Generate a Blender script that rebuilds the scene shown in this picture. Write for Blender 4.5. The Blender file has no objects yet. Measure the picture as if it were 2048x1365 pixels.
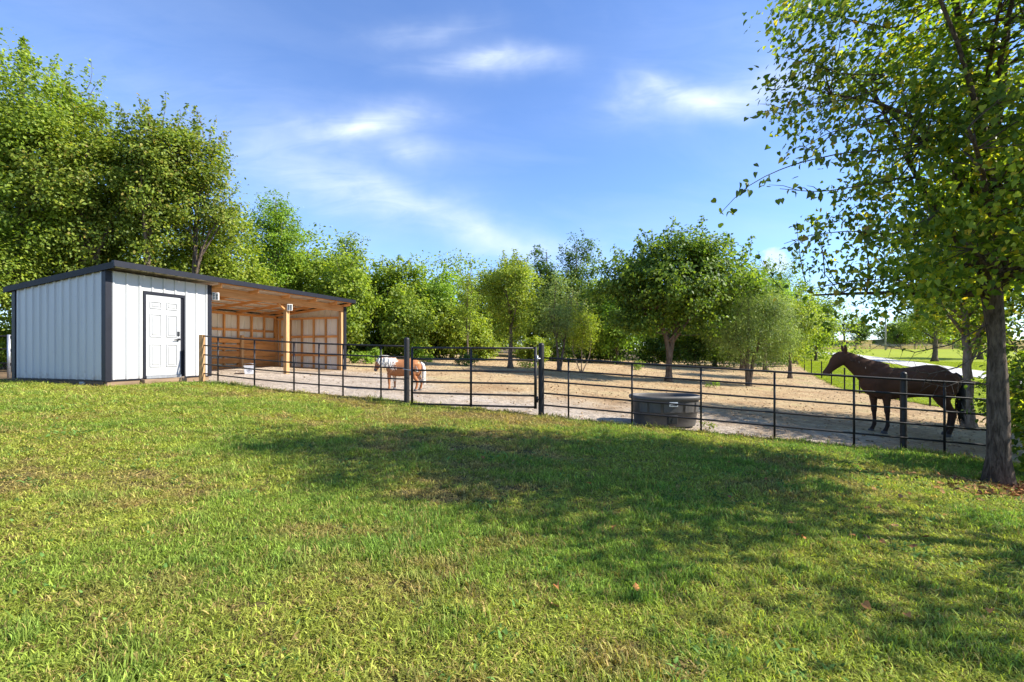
import bpy, bmesh, math, random
import numpy as np
from mathutils import Vector, Matrix

# ------------------------------------------------------------------ camera, sky, sun, exposure
S = bpy.context.scene
COL = S.collection
CAM_H = 1.38
FPX = 930.0            # focal length in pixels of the 2048 wide photograph
cam_d = bpy.data.cameras.new('camera')
cam_d.sensor_width = 36.0
cam_d.lens = FPX / 2048 * 36.0
cam_d.shift_y = 22.5 / 2048
cam_d.clip_start = 0.05
cam_d.clip_end = 3000
cam = bpy.data.objects.new('camera', cam_d)
COL.objects.link(cam)
cam.location = (0, 0, CAM_H)
cam.rotation_euler = (math.radians(90), 0, 0)
S.camera = cam

SUN_EL, SUN_AZ = math.radians(38), math.radians(-6)     # azimuth from +X towards +Y
SUN = Vector((math.cos(SUN_EL) * math.cos(SUN_AZ), math.cos(SUN_EL) * math.sin(SUN_AZ), math.sin(SUN_EL)))

W = bpy.data.worlds.new('World')
S.world = W
W.use_nodes = True


def build_world():
    nt = W.node_tree
    N, L = nt.nodes, nt.links
    N.clear()
    out = N.new('ShaderNodeOutputWorld')
    bg = N.new('ShaderNodeBackground')
    bg.inputs['Strength'].default_value = 0.105
    sky = N.new('ShaderNodeTexSky')
    sky.sky_type = 'NISHITA'
    sky.sun_disc = False
    sky.sun_elevation = SUN_EL
    sky.sun_rotation = math.radians(90) - SUN_AZ
    sky.altitude = 200
    sky.air_density = 1.0
    sky.dust_density = 0.15
    sky.ozone_density = 2.2
    tc = N.new('ShaderNodeTexCoord')
    sep = N.new('ShaderNodeSeparateXYZ')
    L.new(tc.outputs['Generated'], sep.inputs[0])

    def M(op, a, b=None, c=None, clamp=False):
        n = N.new('ShaderNodeMath')
        n.operation = op
        n.use_clamp = clamp
        for i, v in enumerate((a, b, c)):
            if v is None:
                continue
            if isinstance(v, (int, float)):
                n.inputs[i].default_value = v
            else:
                L.new(v, n.inputs[i])
        return n.outputs[0]
    ysafe = M('MAXIMUM', sep.outputs[1], 0.08)
    u = M('DIVIDE', sep.outputs[0], ysafe)
    v = M('DIVIDE', sep.outputs[2], ysafe)
    front = M('GREATER_THAN', sep.outputs[1], 0.08)
    # streaky noise over the whole dome
    comb = N.new('ShaderNodeCombineXYZ')
    zs = M('ADD', M('ABSOLUTE', sep.outputs[2]), 0.16)
    px_, py_ = M('DIVIDE', sep.outputs[0], zs), M('DIVIDE', sep.outputs[1], zs)
    L.new(M('ADD', M('MULTIPLY', px_, 0.75), M('MULTIPLY', py_, 0.30)), comb.inputs[0])
    L.new(M('ADD', M('MULTIPLY', py_, 1.5), M('MULTIPLY', px_, -0.5)), comb.inputs[1])
    nz = N.new('ShaderNodeTexNoise')
    nz.inputs['Scale'].default_value = 1.1
    nz.inputs['Detail'].default_value = 7
    nz.inputs['Roughness'].default_value = 0.55
    nz.inputs['Distortion'].default_value = 0.5
    L.new(comb.outputs[0], nz.inputs['Vector'])
    veil = M('MULTIPLY', M('SUBTRACT', nz.outputs['Fac'], 0.47, clamp=True), 1.25)
    # fine wispy fibre
    comb2 = N.new('ShaderNodeCombineXYZ')
    L.new(M('ADD', M('MULTIPLY', u, 5.0), M('MULTIPLY', v, 3.0)), comb2.inputs[0])
    L.new(M('ADD', M('MULTIPLY', v, 19.0), M('MULTIPLY', u, -1.6)), comb2.inputs[1])
    nf = N.new('ShaderNodeTexNoise')
    nf.inputs['Scale'].default_value = 1.0
    nf.inputs['Detail'].default_value = 6
    nf.inputs['Roughness'].default_value = 0.6
    nf.inputs['Distortion'].default_value = 1.2
    L.new(comb2.outputs[0], nf.inputs['Vector'])
    fibre = M('ADD', M('MULTIPLY', nf.outputs['Fac'], 1.5), 0.12)
    # warp of the cloud outlines
    comb3 = N.new('ShaderNodeCombineXYZ')
    L.new(u, comb3.inputs[0]); L.new(v, comb3.inputs[1])
    nw = N.new('ShaderNodeTexNoise')
    nw.inputs['Scale'].default_value = 6.0
    nw.inputs['Detail'].default_value = 4
    L.new(comb3.outputs[0], nw.inputs['Vector'])
    wsep = N.new('ShaderNodeSeparateColor')
    L.new(nw.outputs['Color'], wsep.inputs[0])
    uw = M('ADD', u, M('MULTIPLY', M('SUBTRACT', wsep.outputs[0], 0.5), 0.22))
    vw = M('ADD', v, M('MULTIPLY', M('SUBTRACT', wsep.outputs[1], 0.5), 0.085))
    total = M('MULTIPLY', veil, 0.35)
    # wisps standing in the sky: direction (tangent), half sizes, tilt, density
    clouds = [((745, 236), 85, 21, 6, 0.75), ((700, 245), 60, 12, 10, 0.4), ((990, 124), 85, 17, 0, 0.75), ((835, 293), 50, 20, -8, 0.5),
              ((1380, 200), 80, 20, -8, 0.6), ((1500, 185), 170, 26, 8, 0.6), ((1310, 165), 45, 14, -35, 0.35), ((1560, 80), 230, 70, 0, 0.16),
              ((850, 66), 80, 16, 4, 0.33), ((880, 430), 190, 22, -21, 0.52), ((690, 370), 210, 46, -16, 0.26), ((1020, 488), 120, 24, -6, 0.36),
              ((220, 130), 330, 90, -14, 0.12), ((560, 330), 190, 60, -25, 0.12), ((1780, 600), 200, 40, 0, 0.1)]
    for (cx, cy), hx, hy, tilt, dens in clouds:
        u0, v0 = (cx - 1024) / FPX, (705 - cy) / FPX
        a = math.radians(tilt)
        du, dv = M('SUBTRACT', uw, u0), M('SUBTRACT', vw, v0)
        p = M('ADD', M('MULTIPLY', du, math.cos(a) * FPX / hx / 1.2), M('MULTIPLY', dv, math.sin(a) * FPX / hx / 1.2))
        q = M('ADD', M('MULTIPLY', du, -math.sin(a) * FPX / hy / 1.35), M('MULTIPLY', dv, math.cos(a) * FPX / hy / 1.35))
        r2 = M('ADD', M('MULTIPLY', p, p), M('MULTIPLY', q, q))
        g = M('MULTIPLY', M('EXPONENT', M('MULTIPLY', M('POWER', r2, 0.8), -1.0)), dens * 0.85)
        total = M('ADD', total, M('MULTIPLY', M('MULTIPLY', g, fibre), front))
    # small cumulus head above the trees
    nc = N.new('ShaderNodeTexNoise')
    nc.inputs['Scale'].default_value = 26
    nc.inputs['Detail'].default_value = 5
    L.new(comb3.outputs[0], nc.inputs['Vector'])
    for (cx, cy), hx, hy in [((1552, 522), 30, 22)]:
        du = M('MULTIPLY', M('SUBTRACT', u, (cx - 1024) / FPX), FPX / hx)
        dv = M('MULTIPLY', M('SUBTRACT', v, (705 - cy) / FPX), FPX / hy)
        r = M('SQRT', M('ADD', M('MULTIPLY', du, du), M('MULTIPLY', dv, dv)))
        e = M('SUBTRACT', M('ADD', 1.15, M('MULTIPLY', M('SUBTRACT', nc.outputs['Fac'], 0.5), 2.2)), r)
        total = M('ADD', total, M('MULTIPLY', M('MULTIPLY', e, 2.2, clamp=True), M('MULTIPLY', front, 0.62)))
    fac = M('MINIMUM', total, 0.95)
    up = M('GREATER_THAN', sep.outputs[2], -0.02)
    fac = M('MULTIPLY', fac, up)
    tint = N.new('ShaderNodeMix'); tint.data_type = 'RGBA'; tint.blend_type = 'MULTIPLY'
    tint.inputs['Factor'].default_value = 1.0
    L.new(sky.outputs[0], tint.inputs['A'])
    tint.inputs['B'].default_value = (0.76, 0.90, 1.16, 1)
    mix = N.new('ShaderNodeMix'); mix.data_type = 'RGBA'
    L.new(fac, mix.inputs['Factor'])
    L.new(tint.outputs['Result'], mix.inputs['A'])
    mix.inputs['B'].default_value = (4.4, 4.9, 5.7, 1)
    L.new(mix.outputs['Result'], bg.inputs['Color'])
    L.new(bg.outputs[0], out.inputs[0])


build_world()

sun_d = bpy.data.lights.new('sun', 'SUN')
sun_d.energy = 4.5
sun_d.angle = math.radians(0.53)
sun_d.color = (1.0, 0.945, 0.85)
sun = bpy.data.objects.new('sun', sun_d)
COL.objects.link(sun)
sun.location = SUN * 60
sun.rotation_euler = (-SUN).to_track_quat('-Z', 'Y').to_euler()

S.view_settings.view_transform = 'Standard'
S.view_settings.look = 'None'
S.view_settings.exposure = 1.25
S.view_settings.gamma = 1.0
S.view_settings.use_curve_mapping = False
S.cycles.max_bounces = 8
S.cycles.transparent_max_bounces = 4
S.cycles.use_denoising = True

# ------------------------------------------------------------------ helpers
rng = np.random.default_rng(7)
PI = math.pi


def tag(o, label=None, cat=None, group=None, kind=None):
    if label: o['label'] = label
    if cat: o['category'] = cat
    if group: o['group'] = group
    if kind: o['kind'] = kind
    return o


def empty(name, loc=(0, 0, 0), rz=0.0, label=None, cat=None, group=None):
    o = bpy.data.objects.new(name, None)
    o.empty_display_size = 0.2
    COL.objects.link(o)
    o.location = loc
    o.rotation_euler = (0, 0, rz)
    return tag(o, label, cat, group)


def link(name, me, parent=None, loc=None):
    o = bpy.data.objects.new(name, me)
    COL.objects.link(o)
    if parent is not None:
        o.parent = parent
    if loc is not None:
        o.location = loc
    return o


def np_mesh(name, verts, faces_flat, counts, mats, mat_idx=None, smooth=False):
    me = bpy.data.meshes.new(name)
    nv, nl, nf = len(verts), len(faces_flat), len(counts)
    me.vertices.add(nv)
    me.vertices.foreach_set('co', np.asarray(verts, np.float32).ravel())
    me.loops.add(nl)
    me.loops.foreach_set('vertex_index', np.asarray(faces_flat, np.int32))
    me.polygons.add(nf)
    counts = np.asarray(counts, np.int32)
    starts = np.zeros(nf, np.int32)
    starts[1:] = np.cumsum(counts)[:-1]
    me.polygons.foreach_set('loop_start', starts)
    me.polygons.foreach_set('loop_total', counts)
    for m in mats:
        me.materials.append(m)
    if mat_idx is not None:
        me.polygons.foreach_set('material_index', np.asarray(mat_idx, np.int32))
    me.update(calc_edges=True)
    me.validate()
    if smooth:
        me.polygons.foreach_set('use_smooth', np.ones(nf, bool))
    return me


class MB:
    """collects boxes, tubes and lofts and links them as one mesh object"""
    def __init__(self):
        self.v, self.f, self.m, self.sm = [], [], [], []

    def add(self, verts, faces, mi=0, smooth=False):
        b = len(self.v)
        self.v += [tuple(p) for p in verts]
        self.f += [tuple(b + i for i in f) for f in faces]
        self.m += [mi] * len(faces)
        self.sm += [smooth] * len(faces)
        return self

    def box(self, lo, hi, mi=0, bev=0.0):
        (x0, y0, z0), (x1, y1, z1) = lo, hi
        if bev <= 0:
            v = [(x0, y0, z0), (x1, y0, z0), (x1, y1, z0), (x0, y1, z0), (x0, y0, z1), (x1, y0, z1), (x1, y1, z1), (x0, y1, z1)]
            f = [(0, 3, 2, 1), (4, 5, 6, 7), (0, 1, 5, 4), (1, 2, 6, 5), (2, 3, 7, 6), (3, 0, 4, 7)]
            return self.add(v, f, mi)
        bm = bmesh.new()
        r = bmesh.ops.create_cube(bm, size=1)
        for p in bm.verts:
            p.co = Vector(((x0 + x1) / 2 + p.co.x * (x1 - x0), (y0 + y1) / 2 + p.co.y * (y1 - y0), (z0 + z1) / 2 + p.co.z * (z1 - z0)))
        bmesh.ops.bevel(bm, geom=bm.edges[:], offset=bev, segments=1, affect='EDGES')
        bm.verts.ensure_lookup_table()
        for i, p in enumerate(bm.verts): p.index = i
        self.add([p.co[:] for p in bm.verts], [[q.index for q in f.verts] for f in bm.faces], mi)
        bm.free()
        return self

    def hexa(self, pts, mi=0):
        """8 points: bottom 4 then top 4"""
        return self.add(pts, [(0, 3, 2, 1), (4, 5, 6, 7), (0, 1, 5, 4), (1, 2, 6, 5), (2, 3, 7, 6), (3, 0, 4, 7)], mi)

    def beam(self, a, b, w, h, mi=0, up=(0, 0, 1)):
        a, b = Vector(a), Vector(b)
        t = (b - a).normalized()
        s = t.cross(Vector(up))
        if s.length < 1e-4: s = t.cross(Vector((1, 0, 0)))
        s.normalize()
        n = s.cross(t)
        q = [(-w / 2, -h / 2), (w / 2, -h / 2), (w / 2, h / 2), (-w / 2, h / 2)]
        pts = [a + s * i + n * j for i, j in q] + [b + s * i + n * j for i, j in q]
        return self.add([p[:] for p in pts], [(3, 2, 1, 0), (4, 5, 6, 7), (0, 1, 5, 4), (1, 2, 6, 5), (2, 3, 7, 6), (3, 0, 4, 7)], mi)

    def tube(self, path, radii, n=8, mi=0, smooth=True, cap=True):
        path = [Vector(p) for p in path]
        if isinstance(radii, (int, float)): radii = [radii] * len(path)
        vs, fs = [], []
        prev = None
        for i, p in enumerate(path):
            t = (path[min(i + 1, len(path) - 1)] - path[max(i - 1, 0)]).normalized()
            if prev is None:
                a = t.cross(Vector((0.13, 0.31, 0.94)))
                if a.length < 0.15: a = t.cross(Vector((1, 0, 0)))
            else:
                a = prev - t * prev.dot(t)
            a.normalize()
            prev = a
            b = t.cross(a)
            for k in range(n):
                th = 2 * PI * k / n
                vs.append((p + (a * math.cos(th) + b * math.sin(th)) * radii[i])[:])
        for i in range(len(path) - 1):
            for k in range(n):
                k2 = (k + 1) % n
                fs.append((i * n + k, i * n + k2, (i + 1) * n + k2, (i + 1) * n + k))
        self.add(vs, fs, mi, smooth)
        if cap:
            b0 = len(self.v) - len(vs)
            self.f += [tuple(b0 + k for k in reversed(range(n))), tuple(b0 + (len(path) - 1) * n + k for k in range(n))]
            self.m += [mi, mi]; self.sm += [False, False]
        return self

    def lathe(self, prof, n=16, mi=0, c=(0, 0, 0), sx=1.0, sy=1.0, smooth=True, power=2.0):
        vs, fs = [], []
        for r, z in prof:
            for k in range(n):
                th = 2 * PI * k / n
                cx, sy_ = math.cos(th), math.sin(th)
                e = 2.0 / power
                vs.append((c[0] + sx * r * math.copysign(abs(cx) ** e, cx), c[1] + sy * r * math.copysign(abs(sy_) ** e, sy_), c[2] + z))
        for i in range(len(prof) - 1):
            for k in range(n):
                k2 = (k + 1) % n
                fs.append((i * n + k, i * n + k2, (i + 1) * n + k2, (i + 1) * n + k))
        return self.add(vs, fs, mi, smooth)

    def loft(self, secs, n=12, mi=0):
        """secs: (centre xyz, half width across y, half height, tangent pitch) oval rings in planes that hold the y axis"""
        vs, fs = [], []
        P = [Vector(s[0]) for s in secs]
        for i, s in enumerate(secs):
            t = (P[min(i + 1, len(P) - 1)] - P[max(i - 1, 0)])
            t.y = 0
            t.normalize()
            up = Vector((-t.z, 0, t.x))
            for k in range(n):
                th = 2 * PI * k / n
                vs.append((P[i] + Vector((0, 1, 0)) * s[1] * math.cos(th) + up * s[2] * math.sin(th))[:])
        for i in range(len(P) - 1):
            for k in range(n):
                k2 = (k + 1) % n
                fs.append((i * n + k, i * n + k2, (i + 1) * n + k2, (i + 1) * n + k))
        fs.append(tuple(reversed(range(n))))
        fs.append(tuple((len(P) - 1) * n + k for k in range(n)))
        return self.add(vs, fs, mi, True)

    def build(self, name, mat, parent=None, loc=None):
        me = bpy.data.meshes.new(name)
        me.from_pydata(self.v, [], self.f)
        for m in (mat if isinstance(mat, (list, tuple)) else [mat]):
            me.materials.append(m)
        me.polygons.foreach_set('material_index', self.m)
        me.polygons.foreach_set('use_smooth', self.sm)
        me.update()
        bm = bmesh.new(); bm.from_mesh(me)
        bmesh.ops.recalc_face_normals(bm, faces=bm.faces)
        bm.to_mesh(me); bm.free()
        return link(name, me, parent, loc)


def vnoise(x, y, seed=0):
    """smooth value noise, arrays in, 0..1 out"""
    x = np.asarray(x, float); y = np.asarray(y, float)
    xi, yi = np.floor(x).astype(np.int64), np.floor(y).astype(np.int64)
    xf, yf = x - xi, y - yi
    xf, yf = xf * xf * (3 - 2 * xf), yf * yf * (3 - 2 * yf)

    def h(a, b):
        n = (a * 374761393 + b * 668265263 + seed * 1274126177) & 0xffffffff
        n = ((n ^ (n >> 13)) * 1274126177) & 0xffffffff
        return ((n ^ (n >> 16)) & 0xffff) / 65535.0
    a, b, c, d = h(xi, yi), h(xi + 1, yi), h(xi, yi + 1), h(xi + 1, yi + 1)
    return (a * (1 - xf) + b * xf) * (1 - yf) + (c * (1 - xf) + d * xf) * yf


def fbm(x, y, seed=0, oct=4):
    s, a, t = 0, 1.0, 0
    for i in range(oct):
        s = s + a * vnoise(np.asarray(x) * 2 ** i, np.asarray(y) * 2 ** i, seed + i)
        t += a; a *= 0.55
    return s / t


def g(x, y):
    """height of the ground"""
    x = np.asarray(x, float); y = np.asarray(y, float)
    k = 1.2
    # slope across the plot, levelling off left of the shed and right of the paddock
    sx = x + np.log1p(np.exp(-k * (x + 9.0))) / k
    sx = sx - np.log1p(np.exp(0.6 * (sx - 16.5))) / 0.6
    h = -0.059 * sx
    soft = lambda t, w: np.log1p(np.exp(np.clip(t / w, -40, 40))) * w
    yy = np.maximum(y, -40)
    h = h + 0.0063 * yy + 0.021 * soft(yy - 11, 1.5) + 0.02 * soft(yy - 60, 4) - 0.0473 * soft(yy - 125, 6)
    h = h + (vnoise(x * 0.7, y * 0.7, 3) - 0.5) * 0.05 * np.clip((np.abs(y) - 1) / 6, 0.2, 1) + (vnoise(x * 0.16, y * 0.16, 5) - 0.5) * 0.10 * np.clip(y / 12 - 1, 0, 1)
    return h


def gz(x, y):
    return float(g(x, y))


def at(px, z, py=None):
    """point of the place that stands at photograph column px and distance z"""
    X = (px - 1024) / FPX * z
    return (X, z, gz(X, z) if py is None else CAM_H - (py - 705) / FPX * z)


# ------------------------------------------------------------------ materials
def new_mat(name):
    m = bpy.data.materials.new(name)
    m.use_nodes = True
    return m, m.node_tree.nodes, m.node_tree.links


def pmat(name, col, rough=0.6, spec=0.5, metal=0.0, var=0.12, scale=6.0, bump=0.0, bscale=40.0, stretch=(1, 1, 1), col2=None, coat=0.0):
    """painted / plain surface with a little procedural wear"""
    m, N, L = new_mat(name)
    b = N['Principled BSDF']
    b.inputs['Roughness'].default_value = rough
    b.inputs['Specular IOR Level'].default_value = spec
    b.inputs['Metallic'].default_value = metal
    b.inputs['Coat Weight'].default_value = coat
    tc = N.new('ShaderNodeTexCoord')
    mp = N.new('ShaderNodeMapping')
    mp.inputs['Scale'].default_value = stretch
    L.new(tc.outputs['Object'], mp.inputs[0])
    nz = N.new('ShaderNodeTexNoise')
    nz.inputs['Scale'].default_value = scale
    nz.inputs['Detail'].default_value = 6
    nz.inputs['Roughness'].default_value = 0.6
    L.new(mp.outputs[0], nz.inputs['Vector'])
    r = N.new('ShaderNodeValToRGB')
    c2 = col2 or tuple(c * (1 - 2.2 * var) for c in col)
    r.color_ramp.elements[0].position = 0.3
    r.color_ramp.elements[0].color = (*c2, 1)
    r.color_ramp.elements[1].position = 0.62
    r.color_ramp.elements[1].color = (*col, 1)
    L.new(nz.outputs['Fac'], r.inputs[0])
    L.new(r.outputs[0], b.inputs['Base Color'])
    if bump > 0:
        n2 = N.new('ShaderNodeTexNoise')
        n2.inputs['Scale'].default_value = bscale
        n2.inputs['Detail'].default_value = 5
        L.new(mp.outputs[0], n2.inputs['Vector'])
        bp = N.new('ShaderNodeBump')
        bp.inputs['Strength'].default_value = bump
        bp.inputs['Distance'].default_value = 0.02
        L.new(n2.outputs['Fac'], bp.inputs['Height'])
        L.new(bp.outputs[0], b.inputs['Normal'])
    return m


def leaf_mat(name, cols, trans, tfac=0.42, rough=0.5, gain=1.75):
    """cols: three leaf colours picked leaf by leaf; trans: colour of light passing through"""
    cols = [tuple(v * gain for v in c) for c in cols]
    m, N, L = new_mat(name)
    b = N['Principled BSDF']
    out = N['Material Output']
    geo = N.new('ShaderNodeNewGeometry')
    r = N.new('ShaderNodeValToRGB')
    r.color_ramp.interpolation = 'LINEAR'
    e = r.color_ramp.elements
    e[0].position = 0.0; e[0].color = (*cols[0], 1)
    e[1].position = 1.0; e[1].color = (*cols[-1], 1)
    for i in range(1, len(cols) - 1):
        q = e.new(i / (len(cols) - 1) if len(cols) < 4 else (0.45, 0.9)[i - 1]); q.color = (*cols[i], 1)
    L.new(geo.outputs['Random Per Island'], r.inputs[0])
    tc = N.new('ShaderNodeTexCoord')
    nz = N.new('ShaderNodeTexNoise')
    nz.inputs['Scale'].default_value = 1.1
    nz.inputs['Detail'].default_value = 4
    L.new(tc.outputs['Object'], nz.inputs['Vector'])
    hs = N.new('ShaderNodeHueSaturation')
    mr = N.new('ShaderNodeMapRange')
    mr.inputs['From Min'].default_value = 0.3; mr.inputs['From Max'].default_value = 0.7
    mr.inputs['To Min'].default_value = 0.65; mr.inputs['To Max'].default_value = 1.35
    L.new(nz.outputs['Fac'], mr.inputs[0])
    L.new(mr.outputs[0], hs.inputs['Value'])
    L.new(r.outputs[0], hs.inputs['Color'])
    L.new(hs.outputs[0], b.inputs['Base Color'])
    b.inputs['Roughness'].default_value = rough
    b.inputs['Specular IOR Level'].default_value = 0.25
    tr = N.new('ShaderNodeBsdfTranslucent')
    mx = N.new('ShaderNodeMix'); mx.data_type = 'RGBA'; mx.blend_type = 'MULTIPLY'
    mx.inputs['Factor'].default_value = 1
    L.new(hs.outputs[0], mx.inputs['A'])
    mx.inputs['B'].default_value = (*trans, 1)
    L.new(mx.outputs['Result'], tr.inputs['Color'])
    ms = N.new('ShaderNodeMixShader')
    ms.inputs[0].default_value = tfac
    L.new(b.outputs[0], ms.inputs[1]); L.new(tr.outputs[0], ms.inputs[2])
    L.new(ms.outputs[0], out.inputs[0])
    return m


def bark_mat(name, c1, c2, scale=9, bump=0.9):
    m, N, L = new_mat(name)
    b = N['Principled BSDF']
    b.inputs['Roughness'].default_value = 0.9
    b.inputs['Specular IOR Level'].default_value = 0.15
    tc = N.new('ShaderNodeTexCoord')
    mp = N.new('ShaderNodeMapping'); mp.inputs['Scale'].default_value = (1, 1, 0.22)
    L.new(tc.outputs['Object'], mp.inputs[0])
    nz = N.new('ShaderNodeTexNoise'); nz.inputs['Scale'].default_value = scale * 3; nz.inputs['Detail'].default_value = 8
    nz.inputs['Roughness'].default_value = 0.65; nz.inputs['Distortion'].default_value = 0.6
    L.new(mp.outputs[0], nz.inputs['Vector'])
    n3 = N.new('ShaderNodeTexNoise'); n3.inputs['Scale'].default_value = 2.5
    L.new(tc.outputs['Object'], n3.inputs['Vector'])
    r = N.new('ShaderNodeValToRGB')
    r.color_ramp.elements[0].position = 0.36; r.color_ramp.elements[0].color = (*c1, 1)
    r.color_ramp.elements[1].position = 0.66; r.color_ramp.elements[1].color = (*c2, 1)
    ad = N.new('ShaderNodeMath'); ad.operation = 'MULTIPLY_ADD'
    L.new(n3.outputs['Fac'], ad.inputs[0]); ad.inputs[1].default_value = 0.3
    ad2 = N.new('ShaderNodeMath'); ad2.operation = 'SUBTRACT'; ad2.inputs[1].default_value = 0.15
    L.new(nz.outputs['Fac'], ad2.inputs[0]); L.new(ad2.outputs[0], ad.inputs[2])
    L.new(ad.outputs[0], r.inputs[0])
    L.new(r.outputs[0], b.inputs['Base Color'])
    bp = N.new('ShaderNodeBump'); bp.inputs['Strength'].default_value = bump; bp.inputs['Distance'].default_value = 0.03
    L.new(nz.outputs['Fac'], bp.inputs['Height'])
    L.new(bp.outputs[0], b.inputs['Normal'])
    return m


def ramp_node(N, stops):
    r = N.new('ShaderNodeValToRGB')
    e = r.color_ramp.elements
    e[0].position, e[0].color = stops[0][0], (*stops[0][1], 1)
    e[1].position, e[1].color = stops[-1][0], (*stops[-1][1], 1)
    for p, c in stops[1:-1]:
        q = e.new(p); q.color = (*c, 1)
    return r


def ground_mat(name, stops, fine, scale=0.5, fscale=9.0, bump=0.5, bscale=30.0, bdist=0.03):
    """large soft patches times fine grain"""
    m, N, L = new_mat(name)
    b = N['Principled BSDF']
    b.inputs['Roughness'].default_value = 0.95
    b.inputs['Specular IOR Level'].default_value = 0.1
    geo = N.new('ShaderNodeNewGeometry')
    a = N.new('ShaderNodeTexNoise'); a.inputs['Scale'].default_value = scale; a.inputs['Detail'].default_value = 6; a.inputs['Roughness'].default_value = 0.6
    L.new(geo.outputs['Position'], a.inputs['Vector'])
    r = ramp_node(N, stops)
    L.new(a.outputs['Fac'], r.inputs[0])
    f = N.new('ShaderNodeTexNoise'); f.inputs['Scale'].default_value = fscale; f.inputs['Detail'].default_value = 9; f.inputs['Roughness'].default_value = 0.72
    L.new(geo.outputs['Position'], f.inputs['Vector'])
    fr = ramp_node(N, fine)
    L.new(f.outputs['Fac'], fr.inputs[0])
    mx = N.new('ShaderNodeMix'); mx.data_type = 'RGBA'; mx.blend_type = 'MULTIPLY'; mx.inputs['Factor'].default_value = 1
    L.new(r.outputs[0], mx.inputs['A']); L.new(fr.outputs[0], mx.inputs['B'])
    L.new(mx.outputs['Result'], b.inputs['Base Color'])
    n2 = N.new('ShaderNodeTexNoise'); n2.inputs['Scale'].default_value = bscale; n2.inputs['Detail'].default_value = 7; n2.inputs['Roughness'].default_value = 0.7
    L.new(geo.outputs['Position'], n2.inputs['Vector'])
    bp = N.new('ShaderNodeBump'); bp.inputs['Strength'].default_value = bump; bp.inputs['Distance'].default_value = bdist
    L.new(n2.outputs['Fac'], bp.inputs['Height'])
    L.new(bp.outputs[0], b.inputs['Normal'])
    return m


def wood_mat(name, c1, c2, axis=0, rough=0.75):
    m, N, L = new_mat(name)
    b = N['Principled BSDF']
    b.inputs['Roughness'].default_value = rough
    b.inputs['Specular IOR Level'].default_value = 0.25
    tc = N.new('ShaderNodeTexCoord')
    oi = N.new('ShaderNodeObjectInfo')
    ad = N.new('ShaderNodeVectorMath'); ad.operation = 'ADD'
    L.new(tc.outputs['Object'], ad.inputs[0])
    cx = N.new('ShaderNodeCombineXYZ')
    ml = N.new('ShaderNodeMath'); ml.operation = 'MULTIPLY'; ml.inputs[1].default_value = 37.0
    L.new(oi.outputs['Random'], ml.inputs[0])
    for i in range(3): L.new(ml.outputs[0], cx.inputs[i])
    L.new(cx.outputs[0], ad.inputs[1])
    mp = N.new('ShaderNodeMapping')
    sc = [14, 14, 14]; sc[axis] = 1.1
    mp.inputs['Scale'].default_value = sc
    L.new(ad.outputs[0], mp.inputs[0])
    nz = N.new('ShaderNodeTexNoise'); nz.inputs['Scale'].default_value = 1.3; nz.inputs['Detail'].default_value = 6; nz.inputs['Distortion'].default_value = 0.8
    L.new(mp.outputs[0], nz.inputs['Vector'])
    r = ramp_node(N, [(0.3, c1), (0.7, c2)])
    L.new(nz.outputs['Fac'], r.inputs[0])
    hs = N.new('ShaderNodeHueSaturation')
    mr = N.new('ShaderNodeMapRange'); mr.inputs['To Min'].default_value = 0.72; mr.inputs['To Max'].default_value = 1.22
    L.new(oi.outputs['Random'], mr.inputs[0]); L.new(mr.outputs[0], hs.inputs['Value'])
    L.new(r.outputs[0], hs.inputs['Color'])
    L.new(hs.outputs[0], b.inputs['Base Color'])
    bp = N.new('ShaderNodeBump'); bp.inputs['Strength'].default_value = 0.3; bp.inputs['Distance'].default_value = 0.01
    L.new(nz.outputs['Fac'], bp.inputs['Height']); L.new(bp.outputs[0], b.inputs['Normal'])
    return m


M = {}


def splash(m):
    # dried mud splashed along the foot of the wall sheets
    N, L = m.node_tree.nodes, m.node_tree.links
    b = N['Principled BSDF']
    src = b.inputs['Base Color'].links[0].from_socket
    tc = N.new('ShaderNodeTexCoord'); sp = N.new('ShaderNodeSeparateXYZ'); L.new(tc.outputs['Object'], sp.inputs[0])
    nz = N.new('ShaderNodeTexNoise'); nz.inputs['Scale'].default_value = 9; nz.inputs['Detail'].default_value = 8; nz.inputs['Roughness'].default_value = 0.75
    L.new(tc.outputs['Object'], nz.inputs['Vector'])
    mr = N.new('ShaderNodeMapRange'); mr.inputs['From Min'].default_value = 0.08; mr.inputs['From Max'].default_value = 0.55
    mr.inputs['To Min'].default_value = 0.12; mr.inputs['To Max'].default_value = -0.28
    L.new(sp.outputs[2], mr.inputs[0])
    ad = N.new('ShaderNodeMath'); ad.operation = 'ADD'; L.new(nz.outputs['Fac'], ad.inputs[0]); L.new(mr.outputs[0], ad.inputs[1])
    m2 = N.new('ShaderNodeMapRange'); m2.inputs['From Min'].default_value = 0.47; m2.inputs['From Max'].default_value = 0.72; m2.inputs['To Max'].default_value = 0.6
    L.new(ad.outputs[0], m2.inputs[0])
    mx = N.new('ShaderNodeMix'); mx.data_type = 'RGBA'
    L.new(m2.outputs[0], mx.inputs['Factor']); L.new(src, mx.inputs['A']); mx.inputs['B'].default_value = (0.27, 0.21, 0.15, 1)
    L.new(mx.outputs['Result'], b.inputs['Base Color'])
    return m


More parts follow.
